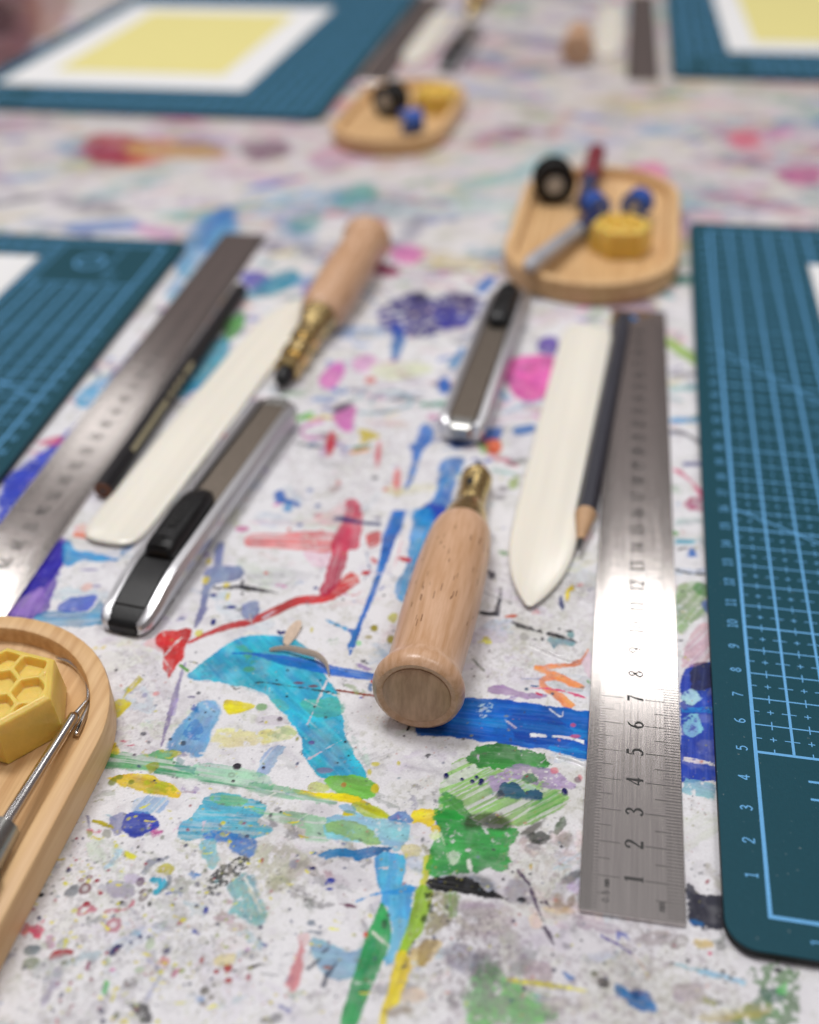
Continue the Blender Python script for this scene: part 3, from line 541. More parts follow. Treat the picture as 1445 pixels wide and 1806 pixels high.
P('z5', (46, 150, 84), [(440, 780), (500, 850), (528, 1050), (500, 1180), (430, 1340), (330, 1580), (230, 1830), (90, 1830), (200, 1430), (270, 1220), (330, 1030), (410, 860)], op=.95, rough=.02, mott=.05)
P('z5', (32, 118, 74), [(300, 1080), (440, 1080), (470, 1180), (400, 1340), (280, 1370), (230, 1290)], op=.4, edge=.1); D('z5', (20, 75, 50), [(470, 960, 22, 40), (300, 1535, 55, 14)], op=.8, mott=.3); S('z5', WHITE, [(370, 1030), (520, 1160)], [4, 2])
P('z5', (195, 196, 64), [(800, 400), (885, 380), (862, 520), (825, 640), (755, 650), (798, 540)], op=.88, mott=.15)
P('z5', (150, 186, 62), [(800, 630), (885, 680), (852, 850), (792, 1030), (705, 1130), (655, 1225), (588, 1202), (640, 1050), (700, 850), (735, 680)], op=.96, rough=.02)
P('z5', (216, 196, 44), [(588, 1205), (672, 1230), (684, 1350), (640, 1500), (602, 1620), (510, 1700), (490, 1830), (415, 1830), (470, 1620), (520, 1430)], op=.94, rough=.03, mott=.08)
P('z5', (200, 170, 90), [(680, 1200), (900, 1080), (940, 1160), (820, 1320), (700, 1340), (660, 1480)], op=.65, mott=.3); P('z5', (140, 115, 55), [(780, 1100), (920, 1100), (880, 1200), (800, 1330), (750, 1290)], op=.7, mott=.3)
P('z5', (140, 130, 70), [(840, 680), (1000, 690), (1110, 720), (1060, 900), (900, 1060), (800, 1040), (850, 850)], op=.75, mott=.45, edge=.06); P('z5', (105, 140, 75), [(980, 700), (1110, 720), (1080, 900), (1000, 900)], op=.7, streak=.6)
S('z5', (38, 46, 36), [(840, 700), (850, 830), (780, 1050), (690, 1180), (650, 1330)], [10, 16, 9, 9, 4], op=.8, mott=.55, rough=.08); S('z5', WHITE, [(900, 750), (1020, 890)], [5, 2]); D('z5', (205, 78, 40), [(312, 1052, 18, 26)], op=.95)
P('z5', (226, 202, 34), [(715, 0), (935, -5), (905, 70), (865, 130), (760, 112), (705, 100)], op=.95, mott=.08); P('z5', (222, 196, 34), [(868, 130), (945, 130), (935, 180), (880, 185)], op=.92)
P('z5', (130, 105, 50), [(480, 1690), (600, 1650), (720, 1690), (640, 1730), (520, 1740)], op=.6, mott=.3, edge=.06); P('z5', (222, 190, 160), [(600, 1520), (760, 1500), (820, 1580), (640, 1640)], op=.6, edge=.06)
S('z2', (228, 206, 12), [(365, 1512), (560, 1555), (800, 1575), (930, 1612), (1070, 1690), (1190, 1748)], [5, 10, 13, 13, 12, 4], op=.95); P('z2', (112, 180, 72), [(640, 1415), (780, 1385), (900, 1390), (1015, 1430), (1092, 1480), (1082, 1545), (1000, 1592), (940, 1602), (800, 1562), (690, 1500)], op=.94, mott=.08)
D('z2', (208, 190, 40), [(1068, 1500, 34, 42)], op=.9); P('z2', (196, 205, 112), [(505, 1470), (600, 1440), (690, 1500), (640, 1535), (520, 1520)], op=.75); S('z2', (228, 206, 12), [(560, 1560), (800, 1575), (940, 1610)], [8, 14, 10]); D('z2', (175, 125, 70), [(802, 1468, 24, 24)], op=.9)
P('z2', (170, 185, 60), [(860, 1620), (1060, 1650), (1200, 1740), (1050, 1750), (930, 1700)], op=.85, mott=.2); S('z2', (205, 200, 30), [(800, 1705), (900, 1710)], [9, 7]); P('z2', (70, 165, 205), [(760, 1640), (870, 1640), (930, 1720), (800, 1700)], op=.6); P('z2', (40, 130, 190), [(1180, 1750), (1290, 1690), (1390, 1750), (1360, 1790), (1230, 1770)], op=.75, mott=.3)
P('z2', (120, 178, 140), [(0, 1440), (250, 1470), (500, 1540), (720, 1600), (700, 1640), (400, 1590), (0, 1540)], op=.75, streak=.5, d=(1, .2))
P('z2', (160, 185, 180), [(800, 760), (830, 900), (880, 1050), (1000, 1180), (1020, 1320), (940, 1250), (830, 1090), (790, 900)], op=.5, mott=.5, edge=.05)
D('z2', (200, 190, 60), [(1070, 1292, 34, 20), (1020, 1360, 18, 24), (1268, 1282, 16, 20), (142, 936, 13, 13), (530, 150, 12, 22)], op=.8, mott=.2); D('z2', (150, 140, 44), [(1062, 135, 30, 28)], op=.5)
# bottom right: green patch, black bar, mottled greys
P('z6', (140, 184, 108), [(290, 370), (420, 320), (600, 400), (900, 470), (1100, 550), (1260, 640), (1245, 720), (1100, 820), (950, 880), (800, 905), (600, 885), (350, 790), (170, 770), (165, 620), (225, 480)], op=.9, streak=.75, d=(2, -1))
P('z6', (70, 150, 72), [(180, 640), (250, 620), (420, 760), (400, 850), (150, 860), (130, 800)], op=.85, mott=.4); P('z6', (80, 158, 70), [(980, 700), (1100, 580), (1240, 650), (1200, 740), (1050, 810), (900, 840)], op=.6, streak=.75, d=(2, -1))
P('z6', (50, 132, 56), [(415, 290), (500, 230), (640, 178), (760, 182), (850, 240), (960, 270), (1060, 300), (1105, 350), (1075, 412), (950, 402), (800, 422), (640, 422), (520, 402), (395, 352)], op=.95, mott=.2, rough=.1)
P('z6', (50, 142, 66), [(110, 830), (230, 760), (400, 820), (600, 910), (780, 905), (870, 960), (760, 1060), (750, 1160), (785, 1230), (680, 1305), (600, 1262), (480, 1315), (300, 1312), (75, 1335), (55, 1200), (115, 1050), (170, 930)], op=.94, mott=.3, rough=.08)
P('z6', WHITE, [(250, 1130), (310, 1110), (340, 1180), (300, 1240), (250, 1200)], op=.6, mott=.4); S('z6', (200, 220, 190), [(180, 960), (230, 1120), (260, 1280)], [3, 3, 5], op=.8); S('z6', WHITE, [(415, 1190), (440, 1300)], [5, 4], op=.8); P('z6', (205, 215, 170), [(90, 960), (160, 930), (170, 1010), (100, 1020)], op=.8, mott=.3); S('z6', WHITE, [(1030, 365), (1085, 325)], [3, 1.5])
P('z6', (172, 150, 190), [(560, 500), (690, 440), (830, 375), (960, 385), (1150, 430), (1260, 520), (1320, 560), (1150, 592), (1000, 562), (880, 515), (760, 540), (650, 620), (610, 560)], op=.82, mott=.42, freq=10)
P('z6', (50, 128, 60), [(860, 500), (960, 460), (1020, 510), (920, 540)], op=.7, mott=.4)
P('z6', (28, 82, 112), [(670, 650), (700, 538), (820, 545), (900, 620), (960, 592), (1032, 620), (1032, 692), (900, 682), (760, 662)], op=.95, mott=.1, h=1.4); P('z6', (190, 225, 195), [(880, 545), (930, 540), (990, 580), (920, 600)], op=.85); P('z6', (80, 70, 70), [(640, 640), (700, 600), (720, 650), (660, 680)], op=.6)
D('z6', NAVY, [(228, 478, 22, 24), (362, 507, 17, 16), (450, 525, 19, 19), (485, 490, 18, 17), (527, 520, 22, 21), (517, 545, 17, 15), (1233, 612, 26, 32)], h=1.5); D('z6', (215, 120, 130), [(1145, 432, 34, 28), (1365, 490, 18, 26)], op=.7); D('z6', (110, 80, 95), [(1345, 510, 28, 26)], op=.7)
P('z6', (56, 62, 46), [(375, 870), (480, 790), (640, 800), (775, 870), (720, 935), (560, 912), (420, 915)], op=.85, edge=.1, mott=.25); P('z6', (70, 66, 60), [(840, 965), (950, 900), (1075, 838), (1000, 935), (900, 985)], op=.8, edge=.05)
P('z6', (44, 50, 44), [(905, 975), (1000, 948), (1115, 980), (1080, 1042), (960, 1042)], op=.92, edge=.04, mott=.15); P('z6', (120, 108, 98), [(1170, 980), (1250, 940), (1310, 1010), (1260, 1080), (1190, 1040)], op=.6, edge=.06, mott=.3); P('z6', (70, 100, 60), [(1140, 940), (1220, 820), (1240, 900), (1170, 980)], op=.7, mott=.4); P('z6', (165, 145, 150), [(830, 1040), (880, 980), (920, 1030), (860, 1060)], op=.6)
P('z6', (50, 50, 52), [(200, 1340), (330, 1290), (560, 1320), (650, 1400), (620, 1450), (400, 1400)], op=.65, edge=.12, mott=.3); P('z6', (28, 28, 38), [(45, 1370), (180, 1330), (300, 1330), (480, 1372), (530, 1425), (660, 1480), (742, 1512), (720, 1535), (600, 1512), (400, 1482), (150, 1452), (90, 1432)], op=1, rough=.07, wear=.15)
P('z6', (122, 114, 135), [(750, 1390), (860, 1350), (960, 1430), (980, 1540), (900, 1585), (760, 1530)], op=.6, edge=.08, mott=.25); D('z6', (35, 34, 45), [(712, 1355, 14, 12), (792, 1292, 13, 10), (870, 1530, 42, 24), (1035, 1552, 16, 14), (800, 1710, 13, 12), (940, 1310, 14, 9), (1205, 1078, 13, 12)])
S('z6', (76, 62, 86), [(825, 1270), (930, 1405), (980, 1540), (1020, 1640), (1070, 1725)], [2, 5.5, 5.5, 5, 2], op=.95); S('z7', (74, 62, 82), [(585, 655), (620, 720), (660, 805)], [4, 6, 2], op=.95); S('z6', (70, 60, 80), [(1065, 1545), (1120, 1600)], [7, 5])
P('z6', (172, 160, 165), [(330, 1550), (640, 1560), (790, 1600), (800, 1720), (720, 1830), (300, 1830), (420, 1700)], op=.72, mott=.35, edge=.08, freq=7); P('z6', (150, 142, 140), [(1100, 1380), (1150, 1290), (1200, 1300), (1150, 1390)], op=.5, mott=.3); P('z6', (78, 74, 80), [(1190, 1390), (1260, 1310), (1370, 1280), (1375, 1330), (1270, 1390)], op=.8, edge=.05); P('z6', (190, 165, 205), [(1240, 1420), (1370, 1340), (1370, 1480), (1290, 1460)], op=.55, mott=.4)
P('z6', (130, 108, 84), [(1130, 1530), (1190, 1470), (1240, 1560), (1310, 1480), (1330, 1560), (1250, 1640), (1160, 1610)], op=.7, edge=.05, mott=.2); P('z6', (215, 185, 140), [(1040, 1600), (1200, 1590), (1340, 1630), (1200, 1660)], op=.5, edge=.06)
P('z7', (96, 166, 90), [(-50, 1010), (150, 960), (250, 1080), (450, 1180), (500, 1275), (700, 1340), (640, 1450), (300, 1500), (-50, 1500)], op=.8, mott=.35, edge=.1, rough=.12); P('z7', (62, 76, 66), [(-20, 880), (120, 890), (210, 960), (150, 1090), (-20, 1070)], op=.6, mott=.35, edge=.08); P('z7', (110, 112, 135), [(-250, 820), (-60, 800), (20, 960), (-80, 1060), (-240, 980)], op=.55, mott=.35, edge=.1)
P('z7', (175, 158, 168), [(415, 965), (610, 955), (645, 1090), (560, 1132), (420, 1105)], op=.75, mott=.15); S('z7', (196, 182, 56), [(255, 1095), (420, 1122), (600, 1145), (780, 1168), (960, 1205)], [7, 10, 9, 8, 3], op=.85, mott=.2, edge=.03)
P('z7', (165, 160, 155), [(210, 700), (350, 690), (380, 880), (300, 1020), (200, 900)], op=.5, mott=.4, edge=.08); P('z7', (190, 180, 178), [(540, 1260), (760, 1240), (780, 1330), (620, 1380)], op=.55, mott=.3, edge=.06); P('z7', (185, 176, 172), [(840, 1240), (960, 1230), (980, 1330), (900, 1370)], op=.5, mott=.3, edge=.06)
D('z7', (46, 44, 46), [(1080, 1125, 55, 42)], op=.9, mott=.15); D('z7', (95, 98, 62), [(1005, 1050, 34, 32)], op=.75, mott=.3); D('z7', (40, 40, 70), [(408, 1172, 20, 22), (662, 1018, 18, 20), (316, 600, 12, 13)]); P('z7', (60, 120, 180), [(740, 1030), (840, 1090), (820, 1115), (770, 1090)], op=.8)
S('z7', (98, 86, 160), [(1058, 725), (1180, 790), (1325, 878)], [4, 6, 4], op=.95, h=1); S('z8', (205, 172, 138), [(60, 620), (160, 740), (215, 850)], [5, 6, 4], op=.6); D('z7', (220, 175, 60), [(465, 140, 14, 24)], op=.7); P('z7', (225, 195, 175), [(450, 560), (520, 520), (560, 640), (470, 660)], op=.5)
P('z8', (0, 116, 176), [(-70, 905), (0, 915), (60, 955), (170, 945), (225, 1000), (272, 1070), (272, 1132), (170, 1135), (80, 1092), (20, 1040), (-50, 990)], op=.97, mott=.08); P('z8', (10, 40, 90), [(70, 940), (140, 920), (160, 1000), (90, 1030)], op=.6, edge=.06)
P('z8', (182, 172, 172), [(435, 905), (600, 880), (705, 960), (640, 1085), (500, 1082), (430, 1000)], op=.7, mott=.3, edge=.04); P('z8', (148, 138, 134), [(90, 470), (370, 440), (385, 540), (250, 572), (120, 532)], op=.6, mott=.4, edge=.06); P('z8', (130, 120, 118), [(400, 520), (530, 480), (540, 560), (430, 600)], op=.55, mott=.45)
P('z8', (50, 50, 62), [(545, 50), (620, 110), (700, 165), (850, 150), (870, 425), (700, 415), (560, 380)], op=.97, mott=.1, rough=.1, wear=.3); P('z8', (50, 110, 165), [(560, 350), (660, 370), (680, 400), (580, 390)], op=.7)
S('z8', (132, 188, 216), [(430, 725), (640, 780), (800, 820), (1030, 885)], [6, 9, 9, 9], op=.75, mott=.4); P('z8', (200, 172, 104), [(610, 520), (740, 530), (755, 580), (660, 595), (605, 560)], op=.75, edge=.04); P('z8', (90, 90, 85), [(780, 540), (850, 520), (860, 600), (800, 610)], op=.6, mott=.3)
P('z8', (92, 128, 84), [(1060, 800), (1200, 740), (1460, 750), (1460, 1260), (940, 1260), (960, 1120), (1100, 1060), (1150, 950), (1080, 900)], op=.8, mott=.5, rough=.12, freq=8); P('z8', (60, 100, 95), [(1150, 960), (1300, 920), (1380, 1010), (1260, 1060)], op=.6, mott=.4); P('z8', (190, 178, 92), [(540, 1190), (800, 1130), (1090, 1070), (1290, 1080), (1200, 1160), (900, 1220)], op=.6, streak=.5); P('z8', (115, 205, 120), [(1290, 920), (1380, 900), (1400, 980), (1320, 980)], op=.6, mott=.3)
D('z8', (205, 56, 108), [(735, 637, 16, 15)]); D('z8', (42, 42, 46), [(700, 762, 16, 13), (848, 792, 18, 18), (908, 842, 17, 18), (940, 805, 13, 10), (868, 880, 20, 10), (545, 698, 16, 20), (412, 715, 22, 10), (1012, 850, 9, 9), (822, 1060, 14, 14), (1312, 780, 34, 22)], op=.9)
# centre right: black bracket, orange zigzag, lilac, big blue band
S('d', (36, 36, 46), [(155, 480), (250, 498), (330, 505)], [6, 8, 7]); S('d', (40, 40, 52), [(325, 520), (345, 430), (372, 300), (385, 200)], [9, 6, 3, 1.5], mott=.2); S('d', (80, 80, 95), [(355, 520), (380, 360), (395, 240)], [3, 2, 1.5]); S('d', (90, 90, 100), [(200, 265), (350, 332)], [1.5, 1.5]); D('d', (50, 45, 62), [(290, 90, 38, 42), (250, 50, 20, 20)], op=.85, mott=.3); S('d', (60, 60, 75), [(440, 370), (505, 390)], [2, 4])
P('d', (198, 88, 46), [(432, 532), (500, 500), (566, 506), (552, 530), (490, 542)], op=.97); P('d', (32, 32, 40), [(438, 570), (540, 590), (700, 630), (830, 690), (1000, 715), (1110, 758), (1262, 826), (1150, 802), (1000, 755), (850, 712), (720, 682), (600, 655), (520, 602)], op=.97, rough=.07, mott=.1)
P('d', (108, 150, 162), [(895, 755), (1000, 760), (1165, 800), (1145, 842), (1000, 832), (950, 880), (912, 830)], op=.92, rough=.05); P('d', (110, 150, 160), [(1090, 690), (1150, 700), (1150, 760), (1110, 750)], op=.85); D('d', (38, 38, 44), [(1110, 682, 44, 12), (825, 768, 18, 22), (745, 770, 20, 9), (1005, 658, 16, 12)], op=.95); D('d', (165, 165, 160), [(632, 742, 48, 42)], op=.7)
P('d', (200, 190, 54), [(150, 800), (225, 742), (298, 790), (282, 822), (200, 818)], op=.85, mott=.3); S('d', (120, 122, 118), [(75, 970), (140, 1040), (205, 1105)], [2, 3, 4]); D('d', (90, 60, 70), [(100, 1160, 12, 10), (244, 1170, 10, 9), (262, 892, 10, 12)], op=.9)
S('d', (242, 148, 98), [(1310, 870), (1250, 980), (1180, 1030), (1000, 1050), (740, 1070)], [6, 8, 9, 9, 8], op=.95); S('d', (242, 148, 98), [(745, 1068), (1000, 1170), (1130, 1230), (1255, 1285)], [8, 13, 13, 7], op=.95); S('d', (242, 150, 100), [(960, 1190), (860, 1180), (815, 1225), (860, 1295), (1000, 1375), (1140, 1500)], [6, 8, 9, 12, 15, 14], op=.95); P('d', (225, 190, 210), [(1250, 1000), (1330, 900), (1330, 1180), (1280, 1100)], op=.5)
P('d', (170, 142, 184), [(245, 1270), (400, 1262), (560, 1312), (700, 1340), (872, 1370), (825, 1402), (640, 1402), (450, 1362), (258, 1342)], op=.92, mott=.08); S('d', (205, 40, 90), [(755, 1345), (820, 1360)], [4, 3]); S('d', (210, 90, 130), [(700, 1285), (1000, 1310), (1310, 1400)], [1.5, 2, 2.2]); D('d', (55, 85, 110), [(655, 1298, 20, 18), (932, 1350, 18, 16)], op=.9); S('d', (70, 110, 165), [(700, 1262), (770, 1270)], [3, 3]); S('d', (110, 120, 180), [(600, 1190), (800, 1190)], [3, 3], op=.5)
P('d', (30, 62, 118), [(995, 352), (1030, 308), (1052, 400), (1042, 465), (1008, 410)], op=.95); S('d', (214, 188, 40), [(1150, 228), (1095, 270), (1085, 370)], [9, 7, 8], h=2.2); S('d', (70, 130, 165), [(695, 415), (780, 380)], [7, 3], op=.8)
blue = [(733, 1284), (770, 1278), (800, 1245), (820, 1231), (870, 1233), (920, 1238), (978, 1246), (1046, 1256), (1046, 1346), (1000, 1330), (930, 1318), (860, 1309), (800, 1301), (736, 1298)]
P('p', (0, 104, 186), blue, op=1, smooth=False, rough=.03, streak=.0, wear=.1, d=(1, .1)); P('p', (30, 150, 214), [(790, 1270), (900, 1268), (1040, 1290), (1040, 1306), (880, 1285)], op=.5, streak=.6, d=(1, .1)); P('p', (6, 66, 160), [(905, 1262), (990, 1272), (1010, 1310), (930, 1312), (900, 1290)], op=.5, mott=.3); P('p', (30, 145, 210), [(960, 1318), (1042, 1326), (1042, 1346)], op=.7, streak=.5)
P('p', (40, 60, 90), [(735, 1286), (800, 1284), (800, 1299), (737, 1297)], op=.3, edge=.05)  # soft shadow of the awl handle painted over the band's left end
P('d', (200, 222, 236), [(150, 1480), (220, 1440), (300, 1470), (270, 1540), (190, 1600), (140, 1570)], op=.75, mott=.55, freq=10); S('d', (225, 232, 240), [(900, 1505), (960, 1560), (1030, 1590), (1040, 1530)], [3, 4, 3, 2], op=.9); S('d', WHITE, [(700, 1785), (840, 1800)], [5, 6], mott=.2); S('d', WHITE, [(420, 1620), (540, 1710)], [3, 2], op=.7); S('z6', (225, 228, 235), [(945, 128), (1080, 135)], [6, 5], mott=.2); S('z6', (225, 228, 235), [(1130, 140), (1250, 150), (1400, 190)], [4, 5, 7], mott=.3); D('z6', (200, 90, 120), [(1325, 140, 45, 16), (1305, 45, 22, 18)], op=.75)
P('z6', (240, 240, 244), [(1160, 300), (1300, 320), (1420, 370), (1380, 420), (1250, 410), (1190, 360)], op=.5)
P('f', (16, 74, 172), [(100, 1530), (160, 1490), (235, 1480), (250, 1700), (262, 2000), (95, 2000)], op=.97, mott=.1, smooth=False); P('f', (60, 62, 82), [(152, 1492), (228, 1492), (236, 1590), (150, 1602)], op=.92, mott=.1)
P('f', (190, 225, 240), [(105, 1620), (150, 1600), (190, 1640), (150, 1670), (110, 1660)], op=.8, mott=.4); P('f', (150, 205, 225), [(105, 1730), (170, 1710), (190, 1780), (130, 1810)], op=.8, mott=.4); S('f', (60, 150, 215), [(100, 1690), (240, 1690)], [10, 10], op=.6, mott=.4); S('f', WHITE, [(110, 1900), (250, 1925)], [8, 5], mott=.4); S('f', (120, 170, 190), [(110, 2010), (250, 2050)], [26, 30], mott=.4, op=.8)
P('f', (130, 160, 108), [(88, 1150), (222, 1160), (222, 1270), (150, 1310), (95, 1360)], op=.8, mott=.35, streak=.5, d=(-1, 1)); P('f', (208, 165, 178), [(150, 1350), (225, 1320), (235, 1460), (108, 1505)], op=.7, mott=.3, streak=.5, d=(-1, 1)); P('f', (70, 110, 190), [(190, 1230), (226, 1220), (230, 1300)], op=.7)
S('f', (110, 104, 122), [(55, 245), (195, 245)], [10, 10], op=.65); S('f', (120, 170, 175), [(55, 310), (170, 300)], [9, 9], op=.7); S('f', (66, 148, 200), [(55, 445), (190, 440)], [9, 9], op=.8); S('f', (80, 76, 92), [(55, 490), (120, 500), (195, 550)], [9, 7, 8], op=.8, mott=.2); S('f', (80, 85, 150), [(110, 630), (195, 630)], [8, 8], op=.8); S('f', (202, 52, 112), [(66, 650), (140, 700), (205, 785)], [5, 6, 13], op=.85); S('f', (80, 165, 185), [(75, 965), (160, 965)], [8, 7], op=.85); P('f', (40, 105, 185), [(125, 1025), (150, 990), (168, 1030)], op=.9); S('f', (60, 60, 62), [(80, 1085), (130, 1100), (205, 1105)], [5, 3, 3], mott=.3); S('f', (110, 160, 150), [(75, 880), (200, 870)], [12, 10], op=.4, mott=.4); D('f', (70, 130, 70), [(190, 1170, 34, 30)], op=.7, mott=.3)
D('p', (50, 125, 190), [(1125, 564, 26, 14)], op=.95)
# --- worn-in grey and mauve grime
for v, pts, co, op in (('z7', [(-300, 500), (300, 560), (700, 900), (1000, 1000), (1300, 950), (1445, 1200), (1300, 1500), (-300, 1500)], (150, 138, 146), .5),
                       ('z7', [(-260, 560), (120, 520), (330, 900), (260, 1300), (-200, 1300)], (120, 112, 118), .5),
                       ('z8', [(-100, 420), (560, 420), (860, 700), (1100, 1000), (700, 1260), (-100, 1260)], (150, 142, 140), .42),
                       ('z6', [(760, 1000), (1380, 1050), (1370, 1640), (800, 1640), (700, 1350)], (170, 158, 160), .4),
                       ('z3', [(100, 400), (1300, 380), (1441, 1100), (1000, 1760), (0, 1750), (40, 1000)], (172, 170, 168), .42),
                       ('z4', [(0, 250), (900, 300), (700, 1000), (500, 1600), (0, 1700)], (178, 176, 164), .4),
                       ('z1', [(120, 300), (600, 560), (560, 1160), (140, 1180)], (176, 170, 176), .4),
                       ('b', [(0, 0), (1200, 0), (1000, 900), (0, 1100)], (182, 174, 176), .4),
                       ('d', [(200, 100), (1350, 100), (1350, 1000), (100, 1200)], (178, 172, 172), .35)):
    P(v, co, pts, op=op, mott=.72, edge=.35, rough=.1, freq=9, h=.1)
    P(v, tuple(int(c * .8) for c in co), pts, op=op * .6, mott=.86, edge=.35, rough=.1, freq=22, h=.1)
# --- glossy wrinkles of the clear film, scratches
for v, pts in (('d', [(700, 820), (930, 930), (1130, 1000), (1200, 1000)]), ('d', [(970, 160), (1100, 185), (1250, 240)]), ('d', [(1170, 290), (1250, 360), (1370, 410)]), ('d', [(1060, 1300), (1240, 1310)]), ('z6', [(1170, 310), (1300, 340), (1400, 380)])):
    ox, oy, s = VIEWS[v]; W_ = upv(catmull(np.array(pts, float) / s + (ox, oy), 6))
    for q in range(len(W_) - 1):
        a = W_[q + 1] - W_[q]; c = (W_[q] + W_[q + 1]) / 2
        OPS.append(dict(k='R', lo=c - .35, hi=c + .35, c=c, d=a / np.linalg.norm(a), l=np.linalg.norm(a) / 2 + .02))
for _ in range(120):
    x = rng.uniform(200, 1050); y = rng.uniform(1000, 1800); a = rng.uniform(-.6, .6) + rng.choice([0, 1.3]); l = rng.uniform(6, 34)
    S('p', rng.choice([WHITE, WHITE, (150, 150, 155), (120, 110, 110)]), [(x, y), (x + l * math.cos(a), y + l * math.sin(a))], [1.3, .8], op=rng.uniform(.3, .75))
# --- droplets and specks
DOTC = [(70, 70, 78)] * 5 + [(150, 150, 90)] * 3 + [(60, 70, 110)] * 3 + [(150, 60, 70), (110, 115, 120), (110, 115, 120), (200, 195, 90), (190, 130, 120), (120, 140, 150)]
for _ in range(1700):
    px = rng.uniform(-60, 1260); py = 620 + 1200 * rng.random() ** .75
    w = up(px, py); r = .012 + .035 * rng.random() ** 3
    add_dot(w[0], w[1], r * rng.uniform(.7, 1.8), r, rng.uniform(0, 3), rng.choice(DOTC), op=rng.uniform(.45, .95), h=.4)
for _ in range(450):       # grubby grain of tiny flecks
    c = up(rng.uniform(0, 1260), rng.uniform(1000, 1806)); n = rng.randint(2, 6); co = rng.choice(DOTC)
    for _k in range(n):
        add_dot(c[0] + rng.gauss(0, .18), c[1] + rng.gauss(0, .18), rng.uniform(.008, .02), rng.uniform(.008, .02), 0, co, op=rng.uniform(.3, .8), h=.3)
for _ in range(300):
    px = rng.uniform(40, 480); py = rng.uniform(1440, 1806)
    w = up(px, py); r = .015 + .05 * rng.random() ** 3
    add_dot(w[0], w[1], r * rng.uniform(.8, 1.6), r, rng.uniform(0, 3), rng.choice([(205, 200, 60), (205, 200, 60), (150, 40, 70), (120, 125, 110), (60, 60, 90), (160, 170, 120)]), op=rng.uniform(.6, 1))
for _ in range(90):        # short yellow crumbs and threads
    x = rng.uniform(60, 640); y = rng.uniform(1380, 1800); a = rng.gauss(.15, .3); l = rng.uniform(3, 20)
    S('p', (218, 208, 80), [(x, y), (x + l * .5 * math.cos(a), y + l * .5 * math.sin(a) + 1), (x + l * math.cos(a), y + l * math.sin(a))], [1.6, 2.2, 1.2], op=.9)

